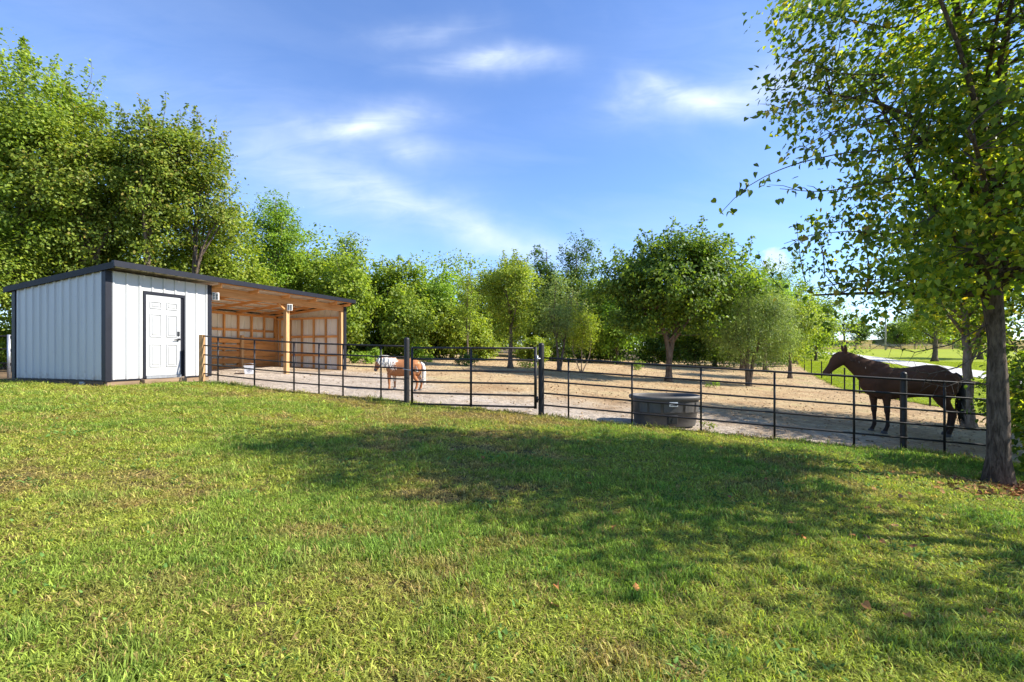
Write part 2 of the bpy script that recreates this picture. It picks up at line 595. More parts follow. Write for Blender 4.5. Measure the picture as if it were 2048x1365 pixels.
M['white_steel'] = pmat('white_painted_steel', (0.475, 0.475, 0.465), rough=0.45, spec=0.45, var=0.035, scale=2.2, stretch=(1, 1, 0.25))
splash(M['white_steel'])
M['cream_steel'] = pmat('inside_of_steel_sheet', (0.80, 0.75, 0.66), rough=0.6, spec=0.3, var=0.05, scale=2.5)
M['dark_trim'] = pmat('charcoal_trim', (0.011, 0.012, 0.019), rough=0.5, spec=0.3, var=0.15, scale=5)
M['roof_steel'] = pmat('charcoal_roof_steel', (0.013, 0.013, 0.013), rough=0.6, spec=0.25, var=0.12, scale=3)
M['door_white'] = pmat('door_paint', (0.42, 0.42, 0.415), rough=0.45, var=0.02)
M['black_metal'] = pmat('black_pipe_paint', (0.009, 0.009, 0.011), rough=0.5, spec=0.4, var=0.25, scale=14, col2=(0.02, 0.014, 0.011))
M['lock_black'] = pmat('black_hardware', (0.02, 0.02, 0.022), rough=0.35)
M['galv'] = pmat('galvanised_steel', (0.42, 0.43, 0.45), rough=0.45, metal=0.7, var=0.12, scale=20)
M['pine_x'] = wood_mat('pine_along_x', (0.50, 0.21, 0.06), (0.72, 0.36, 0.135), 0)
M['pine_y'] = wood_mat('pine_along_y', (0.50, 0.21, 0.06), (0.72, 0.36, 0.135), 1)
M['pine_z'] = wood_mat('pine_along_z', (0.52, 0.225, 0.065), (0.74, 0.39, 0.15), 2)
M['post_z'] = wood_mat('treated_post', (0.40, 0.22, 0.09), (0.58, 0.36, 0.17), 2)
M['plank_x'] = wood_mat('kick_plank', (0.44, 0.175, 0.045), (0.66, 0.31, 0.10), 0)
M['skid_x'] = wood_mat('weathered_skid_x', (0.13, 0.085, 0.05), (0.26, 0.18, 0.11), 0)
M['skid_y'] = wood_mat('weathered_skid_y', (0.10, 0.065, 0.04), (0.2, 0.14, 0.09), 1)
M['bark'] = bark_mat('grey_bark', (0.042, 0.031, 0.023), (0.17, 0.13, 0.098), scale=9)
M['bark_far'] = bark_mat('brown_bark', (0.07, 0.05, 0.035), (0.2, 0.15, 0.11), scale=5)
M['bark_light'] = bark_mat('pale_bark', (0.14, 0.10, 0.07), (0.33, 0.25, 0.18), scale=5)
M['leaf_mid'] = leaf_mat('leaf_mid_green', [(0.05, 0.080, 0.011), (0.108, 0.152, 0.019), (0.18, 0.21, 0.028)], (1.9, 1.9, 0.8))
M['leaf_deep'] = leaf_mat('leaf_deep_green', [(0.02, 0.04, 0.008), (0.042, 0.077, 0.012), (0.09, 0.125, 0.018)], (1.8, 1.9, 0.8), 0.33)
M['leaf_dark'] = leaf_mat('leaf_dark_broad', [(0.028, 0.052, 0.009), (0.06, 0.10, 0.014), (0.12, 0.155, 0.02)], (1.9, 1.9, 0.8), 0.4)
M['leaf_lime'] = leaf_mat('leaf_bright_green', [(0.055, 0.095, 0.011), (0.105, 0.165, 0.017), (0.165, 0.22, 0.024)], (1.7, 1.8, 0.7))
M['leaf_yellow'] = leaf_mat('leaf_yellow_green', [(0.066, 0.098, 0.012), (0.125, 0.165, 0.019), (0.195, 0.215, 0.028)], (1.7, 1.7, 0.7))
M['leaf_olive'] = leaf_mat('leaf_olive_green', [(0.046, 0.07, 0.011), (0.098, 0.135, 0.018), (0.165, 0.185, 0.027), (0.16, 0.12, 0.03)], (1.7, 1.7, 0.8))
M['leaf_grey'] = leaf_mat('leaf_grey_green', [(0.068, 0.10, 0.028), (0.12, 0.16, 0.042), (0.19, 0.22, 0.068)], (1.5, 1.6, 0.8), 0.33)
M['leaf_near'] = leaf_mat('leaf_near_tree', [(0.025, 0.045, 0.008), (0.055, 0.088, 0.012), (0.15, 0.17, 0.02), (0.22, 0.16, 0.022)], (2.3, 2.3, 0.8), 0.48, 0.42, 2.0)
M['leaf_dead'] = leaf_mat('leaf_dead_orange', [(0.22, 0.085, 0.025), (0.34, 0.14, 0.04), (0.42, 0.24, 0.09)], (1.2, 1.0, 0.8), 0.2, 0.7)
M['soil'] = ground_mat('woodland_soil', [(0.35, (0.10, 0.075, 0.045)), (0.65, (0.20, 0.14, 0.085))], [(0.3, (0.6, 0.6, 0.6)), (0.7, (1.15, 1.1, 1.05))])
M['lawn'] = ground_mat('lawn_thatch', [(0.32, (0.15, 0.105, 0.05)), (0.5, (0.13, 0.105, 0.045)), (0.7, (0.10, 0.10, 0.035))], [(0.3, (0.5, 0.5, 0.45)), (0.7, (1.15, 1.15, 1.1))], scale=0.8, fscale=22, bump=0.7, bscale=45)
M['far_lawn'] = ground_mat('far_lawn_grass', [(0.35, (0.235, 0.285, 0.022)), (0.65, (0.29, 0.33, 0.027))], [(0.3, (0.8, 0.8, 0.75)), (0.7, (1.1, 1.1, 1.05))], scale=0.22, fscale=5, bump=0.5, bscale=9, bdist=0.06)
M['gravel'] = ground_mat('pale_gravel', [(0.35, (0.46, 0.44, 0.40)), (0.65, (0.58, 0.56, 0.52))], [(0.3, (0.85, 0.85, 0.85)), (0.7, (1.06, 1.06, 1.06))], scale=0.5, fscale=14)
M['dry_bank'] = ground_mat('dry_bank', [(0.35, (0.21, 0.17, 0.055)), (0.65, (0.32, 0.25, 0.09))], [(0.3, (0.6, 0.6, 0.55)), (0.7, (1.15, 1.15, 1.1))], scale=0.3, fscale=3, bump=0.8, bscale=4, bdist=0.2)


def paddock_mat():
    """packed pale sand by the gate and shed, scuffed brown-orange soil and dry straw further back"""
    m, N, L = new_mat('paddock_dirt')
    b = N['Principled BSDF']
    b.inputs['Roughness'].default_value = 0.95
    b.inputs['Specular IOR Level'].default_value = 0.1
    geo = N.new('ShaderNodeNewGeometry')
    at_ = N.new('ShaderNodeAttribute'); at_.attribute_name = 'sandy'
    n1 = N.new('ShaderNodeTexNoise'); n1.inputs['Scale'].default_value = 0.55; n1.inputs['Detail'].default_value = 7; n1.inputs['Roughness'].default_value = 0.65
    L.new(geo.outputs['Position'], n1.inputs['Vector'])
    soil = ramp_node(N, [(0.28, (0.31, 0.20, 0.108)), (0.42, (0.42, 0.29, 0.16)), (0.56, (0.50, 0.375, 0.215)), (0.7, (0.38, 0.33, 0.145))])
    sand = ramp_node(N, [(0.3, (0.36, 0.29, 0.22)), (0.55, (0.48, 0.41, 0.335)), (0.75, (0.54, 0.47, 0.395))])
    L.new(n1.outputs['Fac'], soil.inputs[0]); L.new(n1.outputs['Fac'], sand.inputs[0])
    sm = N.new('ShaderNodeMath'); sm.operation = 'MULTIPLY_ADD'; sm.use_clamp = True
    sub = N.new('ShaderNodeMath'); sub.operation = 'SUBTRACT'; sub.inputs[1].default_value = 0.5
    L.new(n1.outputs['Fac'], sub.inputs[0])
    L.new(sub.outputs[0], sm.inputs[0]); sm.inputs[1].default_value = 1.6
    L.new(at_.outputs['Fac'], sm.inputs[2])
    mx = N.new('ShaderNodeMix'); mx.data_type = 'RGBA'
    L.new(sm.outputs[0], mx.inputs['Factor']); L.new(soil.outputs[0], mx.inputs['A']); L.new(sand.outputs[0], mx.inputs['B'])
    f = N.new('ShaderNodeTexNoise'); f.inputs['Scale'].default_value = 7; f.inputs['Detail'].default_value = 10; f.inputs['Roughness'].default_value = 0.75
    L.new(geo.outputs['Position'], f.inputs['Vector'])
    fr = ramp_node(N, [(0.35, (0.55, 0.51, 0.47)), (0.5, (0.95, 0.93, 0.9)), (0.66, (1.2, 1.17, 1.13))])
    L.new(f.outputs['Fac'], fr.inputs[0])
    m2 = N.new('ShaderNodeMix'); m2.data_type = 'RGBA'; m2.blend_type = 'MULTIPLY'; m2.inputs['Factor'].default_value = 0.9
    L.new(mx.outputs['Result'], m2.inputs['A']); L.new(fr.outputs[0], m2.inputs['B'])
    L.new(m2.outputs['Result'], b.inputs['Base Color'])
    n2 = N.new('ShaderNodeTexNoise'); n2.inputs['Scale'].default_value = 5; n2.inputs['Detail'].default_value = 10; n2.inputs['Roughness'].default_value = 0.7
    L.new(geo.outputs['Position'], n2.inputs['Vector'])
    bp = N.new('ShaderNodeBump'); bp.inputs['Strength'].default_value = 1.0; bp.inputs['Distance'].default_value = 0.16
    L.new(n2.outputs['Fac'], bp.inputs['Height']); L.new(bp.outputs[0], b.inputs['Normal'])
    return m


M['paddock'] = paddock_mat()

# ------------------------------------------------------------------ ground sheets
def loft_sheet(name, A, B, nu, nv, mat, dz=0.0, zfun=None, attr=None):
    """sheet between two polylines A and B (lists of x, y), following the ground"""
    def resample(P, n):
        P = np.array(P, float)
        d = np.r_[0, np.cumsum(np.hypot(*np.diff(P, axis=0).T))]
        t = np.linspace(0, d[-1], n)
        return np.c_[np.interp(t, d, P[:, 0]), np.interp(t, d, P[:, 1])]
    a, b = resample(A, nu), resample(B, nu)
    t = (np.linspace(0, 1, nv) ** 1.0)[:, None, None]
    q = a[None] * (1 - t) + b[None] * t
    x, y = q[..., 0].ravel(), q[..., 1].ravel()
    z = g(x, y) + dz
    if zfun is not None: z = z + zfun(x, y)
    i = np.arange(nv - 1)[:, None] * nu + np.arange(nu - 1)[None]
    f = np.stack([i, i + 1, i + nu + 1, i + nu], -1).reshape(-1, 4)
    me = np_mesh(name, np.c_[x, y, z], f.ravel(), np.full(len(f), 4), [mat], smooth=True)
    if attr:
        for k, fn in attr.items():
            at_ = me.attributes.new(k, 'FLOAT', 'POINT')
            at_.data.foreach_set('value', np.asarray(fn(x, y), np.float32))
    # faces must look up
    if me.polygons[0].normal.z < 0:
        me.flip_normals()
    return tag(link(name, me), kind='structure')


FA, FB = np.array((-8.25, 12.4)), np.array((0.70, 9.85))          # fence line, shed to gate
FC = np.array((7.8, 7.75))                                       # right of the gate
FD = FC + (FC - FB) * 0.75
fence_line = [(-30, 11.5), (-13.6, 11.6), (-9.9, 10.75), (-9.0, 12.0), tuple(FA), (-3.2, 10.93), tuple(FB), tuple(FC), tuple(FD), (30, 1.2)]

loft_sheet('ground', [(-400, -30), (400, -30)], [(-400, 420), (400, 420)], 161, 91, M['soil'], dz=-0.12)
lawn_edge = [(-32, 12.3), (-13.6, 12.3), (-12.6, 11.7), (-9.3, 10.7), (-8.9, 11.9), (-8.35, 12.42), (-3.2, 10.9), (0.6, 9.83), (7.8, 7.72), (13.0, 6.15), (30, 1.0)]
loft_sheet('lawn', [(-32, -8), (30, -8)], lawn_edge, 200, 110, M['lawn'], dz=0.0)
TP = [(13.6, 6.0), (15.2, 12.0), (16.1, 18.0), (17.1, 23.7), (20.0, 30.0), (26.0, 41.0), (31.0, 50.0)]   # wire fence, paddock to lawn
sandy = lambda x, y: np.clip(1.05 - np.clip((y - (11.6 - 0.19 * (x + 4))) / 4.2, 0, 2) - np.clip((x - 3.5) / 6, 0, 1) + np.clip((-x - 2) / 2.5, 0, 1) * np.clip((22 - y) / 4, 0, 1) * 1.2, -0.6, 1.3)
loft_sheet('paddock', [(-9.6, 10.75), (-8.9, 11.85), (-8.25, 12.35), (-3.2, 10.86), (0.7, 9.8), (7.8, 7.7), (13.9, 5.9)],
           [(-16, 22), (-13, 40), (-6, 56), (12, 58), (33, 54), (31.0, 50.0), (26.0, 41.0), (20.0, 30.0), (17.1, 23.7), (16.1, 18.0), (15.2, 12.0)][:5], 150, 170, M['paddock'], dz=-0.022,
           attr={'sandy': sandy}, zfun=lambda x, y: (fbm(x * 2.2, y * 2.2, 31, 3) - 0.5) * 0.05)
loft_sheet('far_lawn', TP + [(34, 56), (40, 75), (48, 100), (60, 124)], [(60, 2), (75, 12), (95, 30), (120, 60), (140, 100), (150, 128)], 120, 120, M['far_lawn'], dz=0.012)


# driveway crossing the far lawn
def ribbon(name, pts, w, mat, dz):
    P = np.array(pts, float)
    d = np.r_[0, np.cumsum(np.hypot(*np.diff(P, axis=0).T))]
    t = np.linspace(0, d[-1], 90)
    c = np.c_[np.interp(t, d, P[:, 0]), np.interp(t, d, P[:, 1])]
    tn = np.gradient(c, axis=0); tn /= np.hypot(tn[:, 0], tn[:, 1])[:, None]
    n = np.c_[-tn[:, 1], tn[:, 0]]
    L = c - n * w / 2; R = c + n * w / 2
    return loft_sheet(name, L, R, 90, 5, mat, dz=dz)


ribbon('driveway', [(30, 24.5), (34.0, 34.0), (40.5, 46.0), (47.0, 60.0), (53.0, 76.0), (58, 92)], 3.4, M['gravel'], 0.05)

# ------------------------------------------------------------------ the shed
C0 = (-9.43, 10.8)
ROT = math.atan2(0.947, 0.321)
ZS = 0.62
SL, SD = 8.42, 3.55            # length of the front, depth
shed = empty('horse_shelter', (C0[0], C0[1], ZS), ROT, 'low white metal horse shelter with a door and an open timber bay under one roof', 'shed')
zr = lambda y: 2.83 - 0.094 * (y + 0.4)          # top of the roof


def sheet(u0, u1, v0, v1f, mp, pitch=0.29, off=0.145, rib=0.028, th=0.004):
    """ribbed steel sheet, outer side material 0, inner side material 1; mp(u, v, w) -> local point, w outward"""
    prof = [(u0, 0.0)]
    k = math.floor((u0 - off) / pitch) - 1
    while True:
        c = off + k * pitch
        if c - 0.036 > u1: break
        for du, w in ((-0.034, 0), (-0.017, rib), (0.017, rib), (0.034, 0)):
            if u0 + 1e-4 < c + du < u1 - 1e-4: prof.append((c + du, w))
        k += 1
    prof.append((u1, prof[-1][1] if prof[-1][1] == 0 else 0.0))
    n = len(prof)
    v = [mp(u, v0, w) for u, w in prof] + [mp(u, v1f(u), w) for u, w in prof]
    v += [mp(u, v0, w - th) for u, w in prof] + [mp(u, v1f(u), w - th) for u, w in prof]
    mb = MB()
    fo = [(i, i + 1, n + i + 1, n + i) for i in range(n - 1)]
    fi = [(2 * n + i, 3 * n + i, 3 * n + i + 1, 2 * n + i + 1) for i in range(n - 1)]
    ed = [(i, 2 * n + i, 2 * n + i + 1, i + 1) for i in range(n - 1)] + [(n + i, n + i + 1, 3 * n + i + 1, 3 * n + i) for i in range(n - 1)]
    ed += [(0, n, 3 * n, 2 * n), (n - 1, 3 * n - 1, 4 * n - 1, 2 * n - 1)]
    mb.v = v
    mb.f = fo + fi + ed
    mb.m = [0] * len(fo) + [1] * len(fi) + [0] * len(ed)
    mb.sm = [False] * len(mb.f)
    return mb


STEEL = [M['white_steel'], M['cream_steel']]
zw = lambda y: zr(y) - 0.115                     # underside of the roof sheets at the wall
B0 = 0.11                                        # foot of the sheets


def wall_sheets(edges, v0, v1f, mp, off=0.145):
    for a, b in zip(edges[:-1], edges[1:]):
        sheet(a + 0.002, b - 0.002, v0, v1f, mp, off=off).build('wall_panel', STEEL, shed)


# side wall by the camera (x = 0), far end wall (x = SL), back wall (y = SD)
wall_sheets([0.09, 0.87, 1.74, 2.61, SD - 0.09], B0, lambda u: zw(u) - 0.01, lambda u, v, w: (-w, u, v))
wall_sheets([0.09, 0.87, 1.74, 2.61, SD - 0.09], 0.06, lambda u: zw(u) - 0.01, lambda u, v, w: (SL + w, u, v))
wall_sheets([0.09] + [0.87 * i for i in range(1, 10)] + [SL - 0.09], 0.06, lambda u: zw(SD) - 0.01, lambda u, v, w: (u, SD + w, v))
DX0, DX1, DZ0, DZ1 = 0.86, 1.73, 0.17, 2.21     # door slab
TX0, TX1, TZ1 = 0.80, 1.84, 2.29                 # opening with its trim
mpf = lambda u, v, w: (u, -w, v)
sheet(0.10, TX0 - 0.002, B0, lambda u: zw(0) - 0.01, mpf).build('wall_panel', STEEL, shed)
sheet(TX0, TX1, TZ1 + 0.001, lambda u: zw(0) - 0.01, mpf).build('wall_panel', STEEL, shed)
sheet(TX1 + 0.002, 2.50, B0, lambda u: zw(0) - 0.01, mpf).build('wall_panel', STEEL, shed)
# partition between the room and the open bay
wall_sheets([0.10, 0.87, 1.74, 2.61, SD - 0.10], 0.06, lambda u: zw(u) - 0.12, lambda u, v, w: (2.555 + w, u, v))
# screws on the sheets of the two walls in view
sc = MB()
for zz in (0.75, 1.45, 2.1):
    for k in range(12):
        y = 0.145 + 0.29 * k + 0.07
        if y < SD - 0.1 and zz < zw(y) - 0.05: sc.box((-0.006, y - 0.007, zz - 0.007), (0.0, y + 0.007, zz + 0.007))
    for k in range(9):
        x = 0.145 + 0.29 * k + 0.07
        if x < 2.5 and not (TX0 - 0.02 < x < TX1 + 0.02): sc.box((x - 0.007, -0.006, zz - 0.007), (x + 0.007, 0.0, zz + 0.007))
tag(sc.build('screw', M['galv'], shed), kind='stuff')


def corner_trim(x, y, sx, sy, z0, zt):
    """L shaped corner trim, arms running in +sx and +sy"""
    b = MB()
    zt2 = zt
    b.box((min(x - sx * 0.028, x + sx * 0.105), min(y - sy * 0.030, y - sy * 0.002), z0), (max(x - sx * 0.028, x + sx * 0.105), max(y - sy * 0.030, y - sy * 0.002), zt2))
    b.box((min(x - sx * 0.030, x - sx * 0.002), min(y - sy * 0.027, y + sy * 0.105), z0), (max(x - sx * 0.030, x - sx * 0.002), max(y - sy * 0.027, y + sy * 0.105), zt2 - 0.005))
    b.build('corner_trim', M['dark_trim'], shed)


corner_trim(0, 0, 1, 1, 0.08, zw(0.1) - 0.002)
corner_trim(0, SD, 1, -1, 0.08, zw(SD) - 0.002)
corner_trim(SL, SD, -1, -1, 0.05, zw(SD) - 0.002)
corner_trim(SL, 0, -1, 1, 0.05, zw(0.1) - 0.002)
b = MB().box((2.50, -0.030, 0.08), (2.61, -0.004, zw(0) - 0.01)); b.box((2.584, -0.002, 0.08), (2.612, 0.13, zw(0.1) - 0.01))
b.build('corner_trim', M['dark_trim'], shed)
# foot trim and skids
MB().box((0.11, -0.022, B0 - 0.03), (TX0 - 0.003, -0.003, B0 + 0.005)).build('base_trim', M['dark_trim'], shed)
MB().box((TX1 + 0.003, -0.022, B0 - 0.03), (2.49, -0.003, B0 + 0.005)).build('base_trim', M['dark_trim'], shed)
MB().box((-0.022, 0.11, B0 - 0.03), (-0.003, SD - 0.11, B0 + 0.005)).build('base_trim', M['dark_trim'], shed)
MB().box((0.02, 0.0, -0.20), (2.55, 0.09, B0 - 0.031), bev=0.01).build('skid', M['skid_x'], shed)
MB().box((0.0, 0.10, -0.20), (0.09, SD - 0.1, B0 - 0.032), bev=0.01).build('skid', M['skid_y'], shed)
MB().box((-0.035, 0.72, -0.12), (-0.004, 0.90, 0.06)).build('footing_block', M['galv'], shed)
MB().box((0.74, -0.16, -0.10), (1.80, -0.002, 0.085), bev=0.008).build('door_step', M['skid_x'], shed)
# roof sheets, trims
YF, YB, XL, XR = -0.38, SD + 0.30, -0.06, SL + 0.10
ed = [XL] + [0.87 * i for i in range(1, 10)] + [XR]
for a, c in zip(ed[:-1], ed[1:]):
    s = sheet(a + 0.002, c - 0.002, YF, lambda u: YB, lambda u, v, w: (u, v, zr(v) + w - 0.022))
    s.build('roof_panel', [M['roof_steel'], M['cream_steel']], shed)
b = MB().box((XL - 0.02, -0.425, 2.735), (XR + 0.02, -0.385, 2.81))
b.box((XL - 0.02, -0.415, 2.81), (XR + 0.02, -0.33, 2.862)); b.box((XL - 0.018, -0.435, 2.722), (XR + 0.018, -0.39, 2.733))
b.build('fascia', M['dark_trim'], shed)
MB().box((XL, YB + 0.002, zr(YB) - 0.12), (XR, YB + 0.03, zr(YB) + 0.012)).build('fascia', M['dark_trim'], shed)
for x in (XL - 0.012, XR - 0.014):
    b = MB()
    pts = []
    for dz in (-0.135, 0.010):
        q = [(x, -0.384, zr(-0.384) + dz), (x + 0.026, -0.384, zr(-0.384) + dz), (x + 0.026, YB, zr(YB) + dz), (x, YB, zr(YB) + dz)]
        pts += q
    b.hexa(pts).build('rake_trim', M['roof_steel'], shed)

# door
door = MB().box((DX0, -0.012, DZ0), (DX1, 0.032, DZ1), bev=0.003).build('door', M['door_white'], shed)
pw = 0.285
for cx in (DX0 + 0.235, DX1 - 0.235):
    for z0, z1 in ((DZ0 + 0.22, DZ0 + 0.80), (DZ0 + 0.98, DZ0 + 1.56), (DZ0 + 1.70, DZ0 + 1.88)):
        d = MB()
        x0, x1 = cx - pw / 2, cx + pw / 2
        for lo, hi in (((x0, z0), (x1, z0 + 0.02)), ((x0, z1 - 0.02), (x1, z1)), ((x0, z0 + 0.02), (x0 + 0.02, z1 - 0.02)), ((x1 - 0.02, z0 + 0.02), (x1, z1 - 0.02))):
            d.box((lo[0], -0.030, lo[1]), (hi[0], -0.012, hi[1]))
        d.box((x0 + 0.05, -0.027, z0 + 0.05), (x1 - 0.05, -0.012, z1 - 0.05), bev=0.007)
        d.build('door_panel', M['door_white'], door)
h = MB().tube([(DX1 - 0.07, -0.012, 1.10), (DX1 - 0.07, -0.07, 1.10)], 0.03, 12)
h.tube([(DX1 - 0.07, -0.065, 1.10), (DX1 - 0.12, -0.072, 1.10), (DX1 - 0.20, -0.06, 1.085)], [0.014, 0.013, 0.010], 8)
h.build('door_handle', M['lock_black'], door)
h = MB().box((DX1 - 0.105, -0.04, 1.19), (DX1 - 0.035, -0.012, 1.31), bev=0.006)
h.build('keypad_deadbolt', M['lock_black'], door)
fr = MB()
fr.box((TX0, -0.03, B0), (DX0 - 0.004, 0.04, DZ1 + 0.004)); fr.box((TX0, -0.03, DZ1 + 0.005), (TX1, 0.04, TZ1))
fr.box((DX1 + 0.004, 0.0, B0), (TX1 - 0.04, 0.04, DZ1 + 0.004)); fr.box((TX1 - 0.038, -0.03, B0), (TX1, 0.04, DZ1 + 0.004))
fr.build('door_frame', M['dark_trim'], shed)
MB().box((DX0 - 0.003, -0.05, DZ0 - 0.07), (DX1 + 0.003, 0.04, DZ0 - 0.004)).build('door_sill', M['galv'], shed)

# timber of the open bay
for x in (5.39, 8.20):
    MB().box((x, 0.02, -0.30), (x + 0.14, 0.16, 2.40), bev=0.006).build('post', M['post_z'], shed)
MB().box((2.62, 0.02, 2.405), (SL - 0.02, 0.06, 2.645), bev=0.004).build('header_beam', M['pine_x'], shed)
MB().box((2.62, 0.12, 2.405), (SL - 0.02, 0.16, 2.635), bev=0.004).build('header_beam', M['pine_x'], shed)
for s in (-1, 1):
    MB().beam((5.46 + s * 0.36, 0.10, 2.41), (5.46 + s * 0.07, 0.10, 2.22), 0.04, 0.09, up=(0, 1, 0)).build('knee_brace', M['pine_x'], shed)
zu = lambda y: zr(y) - 0.03                       # underside of roof sheets
for x in (2.70, 3.95, 5.20, 6.45, 7.55, SL - 0.09):
    MB().beam((x, -0.30, zu(-0.30) - 0.132), (x, SD - 0.03, zu(SD - 0.03) - 0.132), 0.040, 0.09).build('rafter', M['pine_y'], shed)
for y in (-0.30, 0.42, 1.10, 1.80, 2.50, 3.25):
    MB().box((2.62, y - 0.040, zu(y) - 0.082), (SL - 0.03, y + 0.040, zu(y) - 0.044)).build('purlin', M['pine_x'], shed)
# back wall framing
zt = 2.20
MB().box((2.62, SD - 0.10, zt), (SL - 0.10, SD - 0.01, zt + 0.09)).build('top_plate', M['pine_x'], shed)
bx = [2.85 + 0.61 * i for i in range(9)] + [SL - 0.14]
for x in bx:
    MB().box((x - 0.022, SD - 0.105, 0.02), (x + 0.022, SD - 0.012, zt - 0.002)).build('stud', M['pine_z'], shed)
xs = [2.62] + bx
for a, c in zip(xs[:-1], xs[1:]):
    MB().box((a + 0.024, SD - 0.060, 1.585), (c - 0.024, SD - 0.015, 1.675)).build('girt', M['pine_x'], shed)
    MB().box((a + 0.024, SD - 0.060, 0.72), (c - 0.024, SD - 0.015, 0.81)).build('girt', M['pine_x'], shed)
MB().box((SL - 0.095, SD - 0.095, 0.0), (SL - 0.006, SD - 0.006, zw(SD) - 0.14)).build('corner_post', M['pine_z'], shed)
# kick planks on the back wall: gaps in the first bay, tight in the second
for i in range(5):
    z0 = 0.06 + i * 0.262
    MB().box((2.70, SD - 0.150, z0 + 0.012), (6.55, SD - 0.108, z0 + 0.215), bev=0.004).build('kick_plank', M['plank_x'], shed)
    MB().box((6.56, SD - 0.150 - 0.002 * (i % 2), z0), (SL - 0.2, SD - 0.108, z0 + 0.250), bev=0.004).build('kick_plank', M['plank_x'], shed)
MB().box((6.50, SD - 0.245, -0.05), (6.61, SD - 0.155, 1.42), bev=0.004).build('post', M['post_z'], shed)
# end wall framing
for y in (0.30, 0.91, 1.52, 2.13, 2.74, 3.30):
    MB().box((SL - 0.105, y - 0.022, 0.06), (SL - 0.012, y + 0.022, 2.118)).build('stud', M['pine_z'], shed)
ys = [0.17, 0.30, 0.91, 1.52, 2.13, 2.74, 3.30, SD - 0.12]
for a, c in zip(ys[:-1], ys[1:]):
    if c - a > 0.2:
        MB().box((SL - 0.060, a + 0.024, 1.36), (SL - 0.015, c - 0.024, 1.45)).build('girt', M['pine_y'], shed)
        MB().box((SL - 0.060, a + 0.024, 0.60), (SL - 0.015, c - 0.024, 0.69)).build('girt', M['pine_y'], shed)
MB().box((SL - 0.105, 0.17, 2.12), (SL - 0.012, SD - 0.11, 2.20)).build('top_plate', M['pine_y'], shed)
MB().box((SL - 0.105, 0.17, -0.02), (SL - 0.012, SD - 0.11, 0.058)).build('bottom_plate', M['pine_y'], shed)

shed_m = Matrix.Translation((C0[0], C0[1], ZS)) @ Matrix.Rotation(ROT, 4, 'Z')


def shed_pt(x, y, z): return shed_m @ Vector((x, y, z))


M['panel_dark'] = pmat('lamp_cells', (0.03, 0.032, 0.035), rough=0.3, spec=0.6)
M['lamp_white'] = pmat('lamp_housing', (0.72, 0.70, 0.64), rough=0.5, var=0.04)


def wall_lamp(p, rz, label):
    t = empty('flood_lamp', p, rz, label, 'lamp', 'square lamps under the shelter roof')
    MB().box((-0.085, -0.03, -0.11), (0.085, 0.03, 0.11), bev=0.008).build('housing', M['lamp_white'], t)
    for i in (-1, 1):
        for j in range(4):
            MB().box((i * 0.036 - 0.027, -0.038, -0.086 + j * 0.046), (i * 0.036 + 0.027, -0.0301, -0.052 + j * 0.046)).build('lens', M['panel_dark'], t)
    MB().box((-0.02, 0.03, -0.03), (0.02, 0.075, 0.03)).build('bracket', M['lock_black'], t)


wall_lamp(shed_pt(2.70, -0.07, 2.36), ROT - 0.9, 'small white square lamp at the bay corner beside the tack room wall')
wall_lamp(shed_pt(5.46, -0.056, 2.30), ROT - 0.75, 'small white square lamp at the top of the middle bay post')

# white tub on the bay floor
M['tub_white'] = pmat('tub_plastic', (0.55, 0.55, 0.57), rough=0.5, var=0.1, scale=9)
M['tub_mark'] = pmat('tub_print', (0.20, 0.21, 0.25), rough=0.6)


def tub():
    X, Y, _ = at(499, 15.3)
    t = empty('feed_tub', (X, Y, gz(X, Y) - 0.02), 0.5, 'square white plastic tub with a grey round print on the shelter floor', 'tub')
    k = MB()
    for z0, z1, r0, r1 in ((0, 0.27, 0.135, 0.155),):
        v = [(-r0, -r0, z0), (r0, -r0, z0), (r0, r0, z0), (-r0, r0, z0), (-r1, -r1, z1), (r1, -r1, z1), (r1, r1, z1), (-r1, r1, z1)]
        q = [(-r1 + .012, -r1 + .012, z1), (r1 - .012, -r1 + .012, z1), (r1 - .012, r1 - .012, z1), (-r1 + .012, r1 - .012, z1)]
        w = [(-r0 + .012, -r0 + .012, .02), (r0 - .012, -r0 + .012, .02), (r0 - .012, r0 - .012, .02), (-r0 + .012, r0 - .012, .02)]
        k.add(v + q + w, [(0, 3, 2, 1), (0, 1, 5, 4), (1, 2, 6, 5), (2, 3, 7, 6), (3, 0, 4, 7), (4, 5, 9, 8), (5, 6, 10, 9), (6, 7, 11, 10), (7, 4, 8, 11),
                          (8, 9, 13, 12), (9, 10, 14, 13), (10, 11, 15, 14), (11, 8, 12, 15), (12, 13, 14, 15)])
    k.build('bucket', M['tub_white'], t)
    k = MB()
    for a, bq in (((-.165, -.165), (.165, -.148)), ((-.165, .148), (.165, .165)), ((-.165, -.147), (-.148, .147)), ((.148, -.147), (.165, .147))):
        k.box((a[0], a[1], .245), (bq[0], bq[1], .272))
    k.build('rim', M['tub_white'], t)
    for ring in ((0.075, 0.058), (0.04, 0.0)):
        k = MB()
        n = 20
        vs = []
        for r in ring:
            for i in range(n):
                x, z = r * math.cos(2 * PI * i / n), 0.13 + r * math.sin(2 * PI * i / n)
                vs.append((x, -(0.135 + 0.02 * z / 0.27) - 0.003, z))
        k.add(vs, [(i, (i + 1) % n, n + (i + 1) % n, n + i) for i in range(n)])
        k.build('round_print', M['tub_mark'], t)
    k = MB().tube([(-0.166, 0, 0.25), (-0.13, -0.05, 0.33), (0, -0.075, 0.355), (0.13, -0.05, 0.33), (0.166, 0, 0.25)], 0.006, 6)
    k.build('handle', M['galv'], t)


tub()


# ------------------------------------------------------------------ pipe fence and gate
def lerp(a, b, t): return tuple(a[i] + (b[i] - a[i]) * t for i in range(3))


